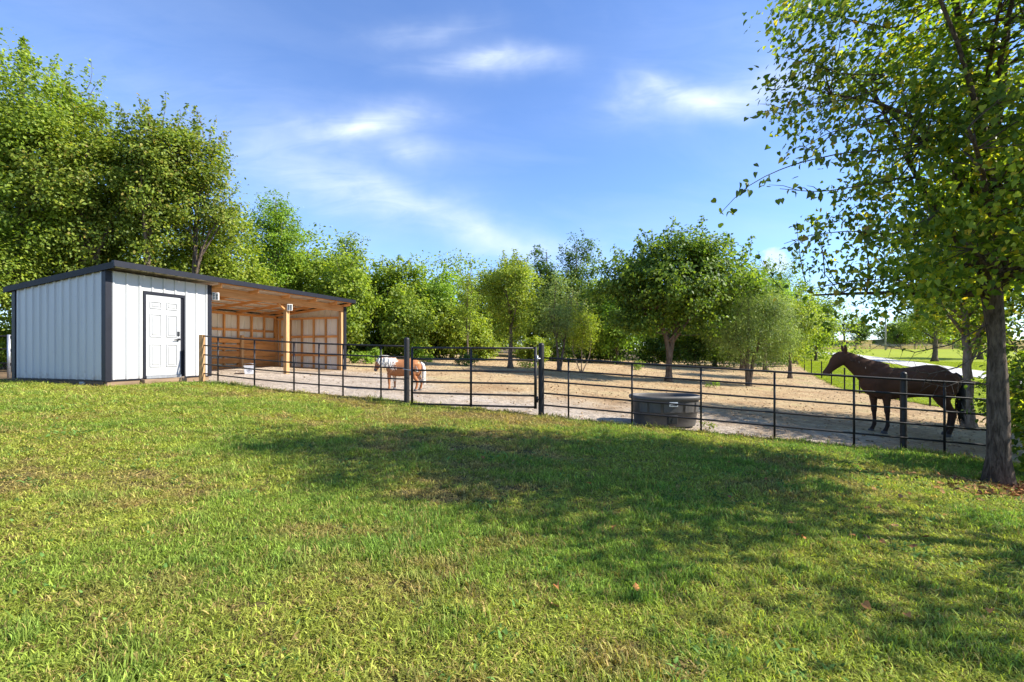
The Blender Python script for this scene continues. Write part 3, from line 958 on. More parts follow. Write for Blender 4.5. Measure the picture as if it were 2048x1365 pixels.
def pt_on(A, B, px):
    """parameter on the line A-B (plan) seen at photograph column px"""
    k = (px - 1024) / FPX
    return (k * A[1] - A[0]) / ((B[0] - A[0]) - k * (B[1] - A[1]))


def round_post(parent, base, top, r, name='round_post'):
    x, y, _ = base
    p = MB().lathe([(r, -0.25), (r, top - base[2] - r * 0.9), (r * 0.97, top - base[2] - r * 0.62), (r * 0.8, top - base[2] - r * 0.3), (r * 0.5, top - base[2] - r * 0.09), (0.001, top - base[2])], 18)
    return p.build(name, M['black_metal'], parent, loc=None if parent is None else (Vector(base) - parent.location))


def panel_fence(thing, A, B, hA, hB, n_rails, ups, r_rail=0.018, r_up=0.019, sag=None):
    """A, B: foot of the lowest rail; rails parallel to the ground line"""
    o = thing.location
    for i in range(n_rails):
        f = i / (n_rails - 1)
        a = Vector((A[0], A[1], A[2] + hA * f)) - o
        c = Vector((B[0], B[1], B[2] + hB * f)) - o
        k = 9
        pts = [a.lerp(c, j / (k - 1)) + Vector((0, 0, (sag(j / (k - 1)) if sag else 0))) for j in range(k)]
        MB().tube(pts, r_rail * (1.15 if i == n_rails - 1 else 1), 8).build('rail', M['black_metal'], thing)
    for t in ups:
        p = Vector(lerp(A, B, t)) - o
        h = hA + (hB - hA) * t
        s = sag(t) if sag else 0
        MB().tube([p + Vector((0, 0, s - 0.01)), p + Vector((0, 0, s + h + 0.004))], r_up, 8).build('upright', M['black_metal'], thing)


H = 1.25
A1, B1 = (FA[0], FA[1], CAM_H - 61 * 12.4 / FPX), (-2.40, 10.57, CAM_H - 98 * 10.57 / FPX)
lf = empty('pipe_fence', (A1[0], A1[1], gz(*A1[:2])), 0, 'black six rail pipe fence between the shelter wall and the gate', 'fence', 'pipe fences of the paddock')
panel_fence(lf, A1, B1, H, H, 6, [pt_on(A1, B1, p) for p in (436, 509, 588, 638, 686, 762)], sag=lambda t: -0.045 * math.sin(PI * t))
d = Vector((B1[0] - A1[0], B1[1] - A1[1], 0)).normalized()
P = Vector(A1) - d * 0.02 - lf.location
MB().box((P.x - 0.055, P.y - 0.055, -0.2), (P.x + 0.055, P.y + 0.055, P.z + H + 0.03), bev=0.008).build('wooden_post', M['post_z'], lf)
GA = (-2.36, 10.40)
XG = at(813.5, 10.5)
round_post(lf, (XG[0], XG[1], gz(XG[0], XG[1])), CAM_H - (675 - 705) / FPX * 10.5, 0.062, 'gate_post')

B2 = (0.66, 9.86, CAM_H - 129 * 9.86 / FPX)
C2 = (7.8, 7.75, CAM_H - 215 * 7.75 / FPX)
D2 = tuple(C2[i] + (C2[i] - B2[i]) * 0.62 for i in range(3))
rf = empty('pipe_fence', (B2[0], B2[1], gz(*B2[:2])), 0, 'black six rail pipe fence running from the gate to the thick tree trunk', 'fence', 'pipe fences of the paddock')
panel_fence(rf, B2, D2, H, 1.27, 6, [pt_on(B2, D2, p) for p in (1137, 1264, 1402, 1549, 1708, 1889, 2090, 2240)])
XH = at(1082.5, 9.85)
round_post(rf, (XH[0], XH[1], gz(XH[0], XH[1])), CAM_H - (686 - 705) / FPX * 9.85, 0.062, 'gate_post')
t = pt_on(B2, D2, 1811)
q = lerp(B2, D2, t)
round_post(rf, (q[0] + 0.03, q[1] + 0.075, gz(q[0], q[1])), CAM_H - (744 - 705) / FPX * (q[1] + 0.075), 0.05)

# gate
ga, gb = at(824, 10.28, 808), at(1071, 9.78, 815)
gate = empty('pipe_gate', (ga[0], ga[1], gz(ga[0], ga[1])), 0, 'black six bar pipe gate hanging between two dome topped posts', 'gate')
o = gate.location
zta, ztb = CAM_H - (696 - 705) / FPX * ga[1], CAM_H - (697 - 705) / FPX * gb[1]
for i in range(6):
    f = (0, 0.195, 0.395, 0.6, 0.8, 1.0)[i]
    a = Vector((ga[0], ga[1], ga[2] + (zta - ga[2]) * f)) - o
    c = Vector((gb[0], gb[1], gb[2] + (ztb - gb[2]) * f)) - o
    MB().tube([a, c], 0.021, 10).build('bar', M['black_metal'], gate)
for px, r in ((824, 0.026), (942, 0.025), (1071, 0.032)):
    t = pt_on(ga, gb, px)
    a, c = Vector(lerp(ga, gb, t)) - o, Vector(lerp((ga[0], ga[1], zta), (gb[0], gb[1], ztb), t)) - o
    MB().tube([a - Vector((0, 0, 0.03)), c + Vector((0, 0, 0.03 if px > 1000 else 0.015))], r, 10).build('upright', M['black_metal'], gate)
e = Vector(gb) - o
for hz in (0.16, 1.02):
    MB().tube([e + Vector((-0.02, 0, hz)), e + Vector((0.10, -0.01, hz))], 0.016, 8).tube([e + Vector((0.035, -0.01, hz - 0.06)), e + Vector((0.035, -0.01, hz + 0.07))], 0.022, 8).build('hinge', M['galv'] if hz > 1 else M['black_metal'], gate)
# latch chain round the gate post
ch = MB()
c0 = Vector((XG[0], XG[1], 0)); zc = CAM_H - (741 - 705) / FPX * 10.4
pts = []
for i in range(26):
    th = 2 * PI * i / 25
    pts.append(Vector((c0.x + 0.095 + 0.17 * math.cos(th), c0.y - 0.02 + 0.085 * math.sin(th), zc - 0.03 * math.cos(th))) - o)
ch.tube(pts, 0.008, 6)
ch.tube([Vector((c0.x + 0.20, c0.y - 0.09, zc + 0.02)) - o, Vector((c0.x + 0.23, c0.y - 0.11, zc + 0.09)) - o, Vector((c0.x + 0.30, c0.y - 0.11, zc - 0.06)) - o], 0.007, 6)
ch.build('latch_chain', M['galv'], gate)

# wire fence of T posts along the far lawn
wf = empty('wire_fence', (16.1, 18, gz(16.1, 18)), 0, 'low wire fence of thin dark steel posts along the edge of the far lawn', 'fence')
tp = [(1860, 17.6), (1800, 19.3), (1719, 21.8), (1689, 23.6), (1663, 26.6), (1643, 30.0), (1623, 34.0), (1609, 39.0), (1596, 45.0), (1584, 51.0), (1573, 57.0)]
tops = []
for px, z in tp:
    X, Y, Z = at(px, z)
    p = Vector((X, Y, Z)) - wf.location
    b = MB().box((p.x - 0.022, p.y - 0.022, p.z - 0.1), (p.x + 0.022, p.y + 0.022, p.z + 1.12))
    b.box((p.x - 0.012, p.y - 0.04, p.z - 0.1), (p.x + 0.012, p.y - 0.022, p.z + 1.12))
    b.build('steel_post', M['black_metal'], wf)
    tops.append(p)
for hz in (0.35, 0.7, 1.05):
    MB().tube([p + Vector((0, -0.03, hz)) for p in tops], 0.003, 4).build('wire', M['galv'], wf)

# stretch of pipe fence beyond the back corner of the shelter
bfn = empty('pipe_fence', (-16.2, 14.6, gz(-16.2, 14.6)), 0, 'short piece of dark pipe fence left of the shelter back corner', 'fence', 'pipe fences of the paddock')
for px, z in ((18, 14.6), (-70, 14.9)):
    X, Y, Z = at(px, z)
    p = Vector((X, Y, Z)) - bfn.location
    MB().tube([p - Vector((0, 0, 0.2)), p + Vector((0, 0, 1.25))], 0.045, 8).build('post', M['galv'], bfn)
pa, pb = at(26, 14.6), at(-120, 15.1)
for h_ in (0.35, 0.8, 1.2):
    MB().tube([Vector(pa) - bfn.location + Vector((0, 0, h_)), Vector(pb) - bfn.location + Vector((0, 0, h_))], 0.022, 8).build('rail', M['black_metal'], bfn)

# far edge: small posts along the field margin, utility pole
fp = empty('field_fence', (70, 116, gz(70, 116)), 0, 'far wooden field fence in front of the dry grass bank', 'fence')
for px in (1668, 1690, 1712, 1740, 1773, 1802, 1830, 1866, 1905):
    X, Y, Z = at(px, 116)
    p = Vector((X, Y, Z)) - fp.location
    MB().box((p.x - 0.07, p.y - 0.07, p.z - 0.2), (p.x + 0.07, p.y + 0.07, p.z + 1.4)).build('post', M['bark_far'], fp)
pa, pb = at(1660, 116), at(1910, 116)
MB().tube([Vector(lerp(pa, pb, k / 12)[:2] + (gz(*lerp(pa, pb, k / 12)[:2]) + 1.1,)) - fp.location for k in range(13)], 0.02, 4).build('wire', M['galv'], fp)
X, Y, Z = at(1771, 104)
pole = empty('utility_pole', (X, Y, Z), 0, 'pale grey utility pole standing at the far end of the lawn', 'pole')
MB().tube([(0, 0, -0.3), (0, 0, 8.2)], [0.17, 0.12], 10).build('pole', pmat('weathered_pole', (0.34, 0.31, 0.28), 0.85, stretch=(1, 1, 0.2)), pole)
MB().box((-1.1, -0.06, 7.3), (1.1, 0.06, 7.44)).build('crossarm', M['bark_far'], pole)
for i in (-0.95, -0.4, 0.4, 0.95):
    MB().lathe([(0.05, 0), (0.06, 0.08), (0.03, 0.16), (0.001, 0.18)], 8, c=(i, 0, 7.44)).build('insulator', M['lamp_white'], pole)
# dry grass bank beyond the lawn
ba = [at(p, 122)[:2] for p in (1560, 1640, 1720, 1800, 1900, 2050, 2200)]
bb = [(x * 1.12, y * 1.12) for x, y in ba]
loft_sheet('dry_bank', ba, bb, 120, 14, M['dry_bank'], dz=0.0, zfun=lambda x, y: 2.6 * np.clip((y - 122) / 7, 0, 1) * (0.7 + 0.6 * fbm(x * 0.35, y * 0.35, 9, 3)))

# ------------------------------------------------------------------ stock tank
def stock_tank():
    X, Y = 3.215, 9.80
    t = empty('stock_tank', (X, Y, gz(X, Y) - 0.02), 0.06, 'dark grey oval plastic stock tank standing behind the pipe fence', 'water tank')
    m = pmat('tank_plastic', (0.075, 0.07, 0.066), rough=0.55, spec=0.4, var=0.16, scale=5, col2=(0.105, 0.095, 0.085), bump=0.1)
    prof = [(0.86, 0.0), (0.885, 0.05), (0.915, 0.26), (0.945, 0.27), (0.965, 0.52), (0.99, 0.535), (1.035, 0.55), (1.045, 0.59), (1.02, 0.625), (0.985, 0.625), (0.955, 0.60), (0.93, 0.30), (0.86, 0.06), (0.0, 0.06)]
    MB().lathe(prof, 48, sx=0.70, sy=0.47, power=2.7).build('basin', m, t)
    # raised wall panels between ribs
    for k in range(-2, 3):
        th0 = -PI / 2 + k * 0.46
        v = []
        for z, s in ((0.30, 0.958), (0.50, 0.976)):
            for q in (-0.19, -0.065, 0.065, 0.19):
                th = th0 + q
                c, s_ = math.cos(th), math.sin(th)
                e = 2 / 2.7
                v.append((0.70 * s * math.copysign(abs(c) ** e, c), 0.47 * s * math.copysign(abs(s_) ** e, s_) - 0.004, z))
        MB().add(v, [(i, i + 1, 5 + i, 4 + i) for i in range(3)]).build('wall_rib', m, t)
    # label with dark lines of small print
    yl = -0.47 * 0.985 - 0.012
    lb = MB().box((-0.085, yl - 0.004, 0.425), (0.085, yl + 0.015, 0.515))
    lo = lb.build('label', pmat('label_white', (0.75, 0.77, 0.8), 0.4, var=0.02), t)
    k = MB().box((-0.068, yl - 0.006, 0.440), (0.074, yl - 0.0041, 0.458), 0)
    r = random.Random(4)
    x = -0.06
    while x < 0.06:
        w = r.uniform(0.006, 0.018); k.box((x, yl - 0.006, 0.484), (x + w, yl - 0.0041, 0.492), 1); x += w + 0.004
    k.build('label_print', [pmat('print_black', (0.02, 0.02, 0.022)), pmat('print_blue', (0.10, 0.16, 0.26))], t)
    # drain boss and plug
    MB().box((-0.11, -0.458, 0.05), (0.10, -0.40, 0.25), bev=0.02).build('drain_recess', M['lock_black'], t)
    MB().tube([(0, -0.45, 0.13), (0, -0.485, 0.13)], 0.045, 14).build('drain_plug', M['lock_black'], t)
    w = MB().lathe([(0.0, 0.0), (0.93, 0.0)], 48, sx=0.70, sy=0.47, power=2.7, c=(0, 0, 0.47))
    wm, N, L = new_mat('tank_water')
    b = N['Principled BSDF']; b.inputs['Base Color'].default_value = (0.02, 0.03, 0.03, 1); b.inputs['Roughness'].default_value = 0.05
    w.build('water', wm, t)


stock_tank()

# ------------------------------------------------------------------ horses
def fused(mb, voxel, name, mat, parent, smooth=6, tweak=None):
    """one continuous skin from overlapping lofts"""
    tmp = mb.build(name, mat)
    md = tmp.modifiers.new('fuse', 'REMESH'); md.mode = 'VOXEL'; md.voxel_size = voxel; md.use_smooth_shade = True
    s = tmp.modifiers.new('smooth', 'SMOOTH'); s.factor = 0.5; s.iterations = smooth
    dg = bpy.context.evaluated_depsgraph_get()
    me = bpy.data.meshes.new_from_object(tmp.evaluated_get(dg))
    me.name = name
    old = tmp.data
    tmp.modifiers.clear()
    tmp.data = me
    bpy.data.meshes.remove(old)
    if tweak: tweak(me)
    tmp.parent = parent
    return tmp


def leg(mb, pts, y, x0=0.0, widen=1.0):
    mb_pts = [(x + x0, y * k, z) for x, z, r, k in pts]
    mb.tube(mb_pts, [r * widen for x, z, r, k in pts], 10)


def coat_mat(name, cols, scale, thr=None):
    m, N, L = new_mat(name)
    b = N['Principled BSDF']
    b.inputs['Roughness'].default_value = 0.72
    b.inputs['Specular IOR Level'].default_value = 0.16
    tc = N.new('ShaderNodeTexCoord')
    nz = N.new('ShaderNodeTexNoise'); nz.inputs['Scale'].default_value = scale; nz.inputs['Detail'].default_value = 4
    L.new(tc.outputs['Object'], nz.inputs['Vector'])
    r = ramp_node(N, cols)
    L.new(nz.outputs['Fac'], r.inputs[0])
    sep = N.new('ShaderNodeSeparateXYZ'); L.new(tc.outputs['Object'], sep.inputs[0])
    mr = N.new('ShaderNodeMapRange')
    if thr:                                      # darker lower legs (points of a bay)
        mr.inputs['From Min'].default_value = thr[0]; mr.inputs['From Max'].default_value = thr[1]
        L.new(sep.outputs[2], mr.inputs[0])
        mx = N.new('ShaderNodeMix'); mx.data_type = 'RGBA'
        L.new(mr.outputs[0], mx.inputs['Factor']); mx.inputs['A'].default_value = (*thr[2], 1)
        L.new(r.outputs[0], mx.inputs['B']); L.new(mx.outputs['Result'], b.inputs['Base Color'])
    else:
        L.new(r.outputs[0], b.inputs['Base Color'])
    n2 = N.new('ShaderNodeTexNoise'); n2.inputs['Scale'].default_value = 60; n2.inputs['Detail'].default_value = 4
    L.new(tc.outputs['Object'], n2.inputs['Vector'])
    bp = N.new('ShaderNodeBump'); bp.inputs['Strength'].default_value = 0.15; bp.inputs['Distance'].default_value = 0.01
    L.new(n2.outputs['Fac'], bp.inputs['Height']); L.new(bp.outputs[0], b.inputs['Normal'])
    return m


def hair_strips(mb, roots, tips, w, rs, sway=0.03, n=5):
    """flat tapering locks from root to tip points"""
    for a, b in zip(roots, tips):
        a, b = Vector(a), Vector(b)
        side = Vector((rs.uniform(-1, 1), rs.uniform(-1, 1), 0.0)).normalized()
        o = Vector((rs.uniform(-sway, sway), rs.uniform(-sway, sway), 0))
        L_, R_ = [], []
        for i in range(n):
            t = i / (n - 1)
            p = a.lerp(b, t) + o * math.sin(PI * t)
            ww = w * (1 - 0.85 * t) / 2
            L_.append((p - side * ww)[:]); R_.append((p + side * ww)[:])
        mb.add(L_ + R_, [(i, n + i, n + i + 1, i + 1) for i in range(n - 1)], 0, True)


def brown_horse():
    hx, hz = 8.05, 10.55
    th = math.radians(180 - 0)
    # facing -x in the photo, rump a little nearer to the camera
    t = empty('horse', (8.74, 10.30, gz(8.74, 10.30) - 0.005), PI - math.radians(17), 'dark brown horse standing in tree shade behind the pipe fence, looking towards the shed', 'horse')
    coat = coat_mat('bay_coat', [(0.3, (0.08, 0.035, 0.019)), (0.7, (0.12, 0.053, 0.028))], 3.0, (0.30, 0.75, (0.032, 0.02, 0.016)))
    dark = pmat('horse_dark_hair', (0.012, 0.009, 0.008), rough=0.6, var=0.2, scale=20)
    hoof = pmat('hoof_horn', (0.06, 0.05, 0.042), rough=0.6, var=0.2, scale=18)
    mb = MB()
    # trunk, tail base to chest
    mb.loft([((-.86, 0, 1.27), .05, .06), ((-.83, 0, 1.22), .12, .16), ((-.73, 0, 1.165), .21, .265), ((-.56, 0, 1.145), .275, .335), ((-.36, 0, 1.14), .285, .345), ((-.12, 0, 1.115), .285, .325),
             ((.08, 0, 1.085), .29, .325), ((.28, 0, 1.075), .28, .345), ((.44, 0, 1.10), .245, .375), ((.58, 0, 1.11), .225, .35), ((.71, 0, 1.12), .185, .27), ((.79, 0, 1.14), .12, .17), ((.83, 0, 1.15), .05, .08)], 20)
    # neck
    mb.loft([((.46, 0, 1.20), .15, .33), ((.62, 0, 1.285), .145, .30), ((.80, 0, 1.40), .115, .235), ((.96, 0, 1.52), .092, .185), ((1.10, 0, 1.625), .078, .15), ((1.19, 0, 1.69), .068, .11)], 16)
    # head
    mb.loft([((1.125, 0, 1.735), .055, .055), ((1.165, 0, 1.69), .085, .115), ((1.225, 0, 1.615), .098, .15), ((1.29, 0, 1.535), .092, .14), ((1.355, 0, 1.45), .075, .105), ((1.415, 0, 1.375), .060, .082),
             ((1.465, 0, 1.315), .056, .077), ((1.50, 0, 1.275), .052, .068), ((1.525, 0, 1.245), .036, .045)], 16)
    for s in (-1, 1):
        mb.tube([(1.135, s * .05, 1.74), (1.137, s * .072, 1.80), (1.15, s * .092, 1.865), (1.165, s * .10, 1.93)], [.03, .038, .030, .004], 8)
        # shoulder and haunch swell
        mb.loft([((.60, s * .13, 1.30), .06, .12), ((.56, s * .15, 1.10), .10, .16), ((.53, s * .15, .92), .09, .15), ((.50, s * .14, .80), .06, .09)], 12)
        mb.loft([((-.60, s * .14, 1.30), .11, .20), ((-.62, s * .16, 1.10), .12, .25), ((-.58, s * .155, .92), .10, .21), ((-.56, s * .15, .80), .07, .14)], 12)
    fore = [(.52, .95, .105, 1), (.51, .80, .085, 1), (.505, .66, .064, 1), (.50, .55, .056, 1), (.50, .49, .058, 1), (.495, .43, .044, 1), (.49, .28, .036, 1), (.49, .19, .043, 1), (.51, .13, .037, 1), (.535, .075, .045, 1), (.55, .0, .062, 1)]
    leg(mb, fore, .13, -.10)
    leg(mb, fore, -.15, .03)
    hind = [(-.58, .92, .16, 1), (-.55, .80, .135, 1), (-.60, .68, .095, 1), (-.68, .57, .066, 1), (-.735, .50, .060, 1), (-.735, .43, .050, 1), (-.715, .28, .041, 1), (-.705, .20, .047, 1), (-.685, .14, .04, 1), (-.66, .08, .047, 1), (-.645, 0, .064, 1)]
    leg(mb, hind, .15, .0)
    leg(mb, hind, -.15, -.10)
    # muscle hints: cheek, breast
    mb.loft([((1.17, 0, 1.60), .085, .09), ((1.22, 0, 1.575), .10, .11), ((1.28, 0, 1.53), .08, .08)], 10)
    fused(mb, 0.016, 'body', coat, t, 5)
    # hooves
    for x, y in ((.452, .13), (.582, -.15), (-.643, .15), (-.743, -.15)):
        MB().lathe([(.068, 0), (.066, .02), (.052, .065), (.03, .07), (0, .07)], 14, c=(x, y, 0.003)).build('hoof', hoof, t)
    for s in (-1, 1):
        MB().lathe([(0, -.016), (.012, -.012), (.017, 0), (.012, .012), (0, .016)], 10, c=(1.265, s * .084, 1.615)).build('eye', M['lock_black'], t)
        MB().lathe([(0, -.012), (.012, -.006), (.013, .006), (0, .012)], 8, c=(1.502, s * .040, 1.29)).build('nostril', M['lock_black'], t)
    rs = random.Random(3)
    k = MB()
    roots, tips = [], []
    for i in range(150):
        u = rs.random()
        x, z = 1.13 - .62 * u, 1.765 - .33 * u + .05 * math.sin(PI * u) * 0 - .03 * math.sin(PI * u)
        roots.append((x, rs.uniform(-.01, .01), z))
        s = 1 if rs.random() < .2 else -1
        tips.append((x + rs.uniform(-.03, .05), s * (.10 + .05 * u + rs.uniform(-.01, .02)), z - rs.uniform(.10, .24)))
    hair_strips(k, roots, tips, .03, rs)
    k.build('mane', dark, t)
    k = MB()
    k.loft([((-.83, 0, 1.30), .04, .04), ((-.90, 0, 1.24), .055, .05), ((-.945, 0, 1.10), .065, .055), ((-.955, 0, .90), .075, .065), ((-.95, 0, .68), .07, .065), ((-.93, 0, .50), .05, .045), ((-.92, 0, .36), .012, .012)], 10)
    roots = [(-.90 + rs.uniform(-.03, .03), rs.uniform(-.05, .05), rs.uniform(.6, 1.2)) for _ in range(160)]
    tips = [(-.94 + rs.uniform(-.06, .05), p[1] * 1.5 + rs.uniform(-.02, .02), max(.26, p[2] - rs.uniform(.3, .5))) for p in roots]
    hair_strips(k, roots, tips, .03, rs)
    k.build('tail', dark, t)
    t.scale = (1.04,) * 3


def pony():
    X, Y, _ = at(806, 13.2)
    t = empty('pony', (X, Y, gz(X, Y) - 0.022), PI - math.radians(-6), 'small white and chestnut pony with a long white mane standing behind the gate post', 'pony')
    coat = coat_mat('pinto_coat', [(0.46, (0.33, 0.135, 0.055)), (0.555, (0.42, 0.19, 0.085)), (0.585, (0.66, 0.57, 0.47)), (0.70, (0.74, 0.69, 0.62))], 3.4)
    white = pmat('pony_mane', (0.78, 0.74, 0.67), rough=0.6, var=0.12, scale=14)
    hoof = pmat('pony_hoof', (0.08, 0.07, 0.06), rough=0.6)
    mb = MB()
    mb.loft([((-.50, 0, .64), .04, .05), ((-.46, 0, .62), .10, .13), ((-.36, 0, .60), .16, .19), ((-.20, 0, .59), .185, .215), ((0, 0, .565), .19, .21), ((.16, 0, .565), .18, .215), ((.28, 0, .585), .155, .215), ((.38, 0, .59), .12, .165), ((.44, 0, .60), .06, .09)], 18)
    mb.loft([((.24, 0, .66), .11, .18), ((.36, 0, .70), .10, .17), ((.48, 0, .735), .08, .145), ((.57, 0, .755), .062, .11), ((.62, 0, .75), .055, .085)], 14)
    mb.loft([((.585, 0, .80), .045, .05), ((.615, 0, .76), .07, .085), ((.65, 0, .695), .075, .10), ((.685, 0, .625), .06, .075), ((.715, 0, .565), .05, .058), ((.735, 0, .525), .043, .048), ((.745, 0, .50), .03, .032)], 14)
    for s in (-1, 1):
        mb.tube([(.575, s * .045, .80), (.575, s * .06, .85), (.58, s * .065, .90)], [.022, .026, .004], 8)
        mb.loft([((.33, s * .09, .66), .05, .09), ((.31, s * .10, .52), .07, .10), ((.30, s * .095, .42), .05, .07)], 10)
        mb.loft([((-.36, s * .09, .66), .07, .13), ((-.37, s * .10, .52), .085, .15), ((-.34, s * .10, .42), .06, .10)], 10)
    fore = [(.31, .46, .062, 1), (.31, .36, .052, 1), (.31, .28, .042, 1), (.31, .24, .040, 1), (.305, .16, .030, 1), (.305, .10, .033, 1), (.315, .06, .034, 1), (.325, 0, .044, 1)]
    leg(mb, fore, .085, .05); leg(mb, fore, -.095, -.07)
    hind = [(-.33, .45, .10, 1), (-.34, .36, .07, 1), (-.39, .29, .048, 1), (-.43, .24, .042, 1), (-.42, .15, .031, 1), (-.41, .10, .035, 1), (-.39, .05, .035, 1), (-.38, 0, .045, 1)]
    leg(mb, hind, .09, .03); leg(mb, hind, -.095, -.07)
    fused(mb, 0.012, 'body', coat, t, 4)
    for x, y in ((.375, .085), (.255, -.095), (-.35, .09), (-.45, -.095)):
        MB().lathe([(.050, 0), (.048, .015), (.038, .045), (0, .05)], 12, c=(x, y, 0.002)).build('hoof', hoof, t)
    for s in (-1, 1):
        MB().lathe([(0, -.012), (.010, -.008), (.012, 0), (.010, .008), (0, .012)], 8, c=(.665, s * .062, .715)).build('eye', M['lock_black'], t)
    MB().loft([((.722, 0, .55), .047, .052), ((.738, 0, .522), .046, .05), ((.752, 0, .492), .032, .034)], 10).build('muzzle', pmat('grey_muzzle', (0.10, 0.085, 0.08), 0.6), t)
    rs = random.Random(5)
    k = MB()
    roots, tips = [], []
    for i in range(420):
        u = rs.random()
        x, z = .62 - .42 * u, .865 - .075 * u + .03 * math.sin(PI * u)
        roots.append((x, rs.uniform(-.012, .012), z + rs.uniform(0, .02)))
        s = 1 if rs.random() < .55 else -1
        tips.append((x + rs.uniform(-.07, .03), s * (.125 + .06 * u + rs.uniform(-.01, .035)), z - rs.uniform(.14, .30)))
    hair_strips(k, roots, tips, .03, rs, .02)
    for i in range(90):                                   # forelock
        roots.append(0); 
    ro = [(.60 + rs.uniform(-.02, .02), rs.uniform(-.03, .03), .865) for _ in range(90)]
    ti = [(.70 + rs.uniform(-.03, .02), rs.uniform(-.07, .07), .68 + rs.uniform(-.05, .06)) for _ in range(90)]
    hair_strips(k, ro, ti, .026, rs, .02)
    k.build('mane', white, t)
    k = MB()
    k.loft([((-.48, 0, .70), .03, .03), ((-.54, 0, .64), .05, .05), ((-.57, 0, .50), .06, .055), ((-.57, 0, .34), .055, .05), ((-.56, 0, .20), .03, .03), ((-.555, 0, .12), .006, .006)], 10)
    ro = [(-.54 + rs.uniform(-.03, .02), rs.uniform(-.045, .045), rs.uniform(.35, .66)) for _ in range(120)]
    ti = [(-.58 + rs.uniform(-.05, .04), p[1] * 1.4, max(.08, p[2] - rs.uniform(.18, .3))) for p in ro]
    hair_strips(k, ro, ti, .022, rs, .02)
    k.build('tail', white, t)
    t.scale = (1.03, 1.08, 1.14)


brown_horse()
pony()

# ------------------------------------------------------------------ trees
RHOMB = (np.array([(0, 0, 0), (0.45, 0.5, 0.10), (1, 0, -0.05), (0.45, -0.5, 0.10)]), [(0, 3, 2), (0, 2, 1)])
OVAL = (np.array([(0, 0, 0), (0.25, 0.42, 0.10), (0.65, 0.38, 0.10), (1, 0, -0.12), (0.65, -0.38, 0.10), (0.25, -0.42, 0.10), (0.45, 0, -0.02)]),
        [(6, 0, 5), (6, 5, 4), (6, 4, 3), (6, 3, 2), (6, 2, 1), (6, 1, 0)])
HEART = (np.array([(0, 0, 0), (-0.10, 0.22, 0.04), (0.0, 0.44, 0.09), (0.30, 0.47, 0.11), (0.62, 0.28, 0.07), (1.02, 0.0, -0.12), (0.62, -0.28, 0.07), (0.30, -0.47, 0.11), (0.0, -0.44, 0.09), (-0.10, -0.22, 0.04), (0.42, 0, -0.015)]),
         [(10, 0, 9), (10, 9, 8), (10, 8, 7), (10, 7, 6), (10, 6, 5), (10, 5, 4), (10, 4, 3), (10, 3, 2), (10, 2, 1), (10, 1, 0)])
NARROW = (np.array([(0, 0, 0), (0.5, 0.5, 0.05), (1, 0, -0.1), (0.5, -0.5, 0.05)]), [(0, 3, 2), (0, 2, 1)])


def norm(a): return a / np.maximum(np.linalg.norm(a, axis=-1, keepdims=True), 1e-9)


def leaf_frames(c, outward, r, droop=0.5, up=0.55, rnd=0.9):
    n = norm(outward * 0.58 + np.array((0, 0, up)) + r.normal(size=c.shape) * rnd * 0.54)
    t = r.normal(size=c.shape) * 0.8 + outward * 0.5 + np.array((0, 0, -droop))
    t = norm(t - n * (t * n).sum(-1, keepdims=True))
    b = np.cross(n, t)
    return t, b, n


def leaf_mesh(name, c, outward, L, Wd, tmpl, mat, r, droop=0.5, up=0.55):
    T, F = tmpl
    t, b, n = leaf_frames(c, outward, r, droop, up)
    s = r.uniform(0.65, 1.25, (len(c), 1))
    k = len(T)
    v = c[:, None] + (T[None, :, 0:1] * t[:, None] * L + T[None, :, 1:2] * b[:, None] * Wd + T[None, :, 2:3] * n[:, None] * L) * s[:, None]
    F = np.array(F)
    f = (np.arange(len(c))[:, None, None] * k + F[None]).reshape(-1, 3)
    return np_mesh(name, v.reshape(-1, 3), f.ravel(), np.full(len(f), 3), [mat])


def curve(a, b, r, bend=0.12, lift=0.0, n=6):
    a, b = np.array(a, float), np.array(b, float)
    d = np.linalg.norm(b - a)
    m = (a + b) / 2 + r.normal(size=3) * bend * d + np.array((0, 0, lift * d))
    t = np.linspace(0, 1, n)[:, None]
    return a * (1 - t) ** 2 + 2 * m * t * (1 - t) + b * t ** 2


TRI_LOG = [0]


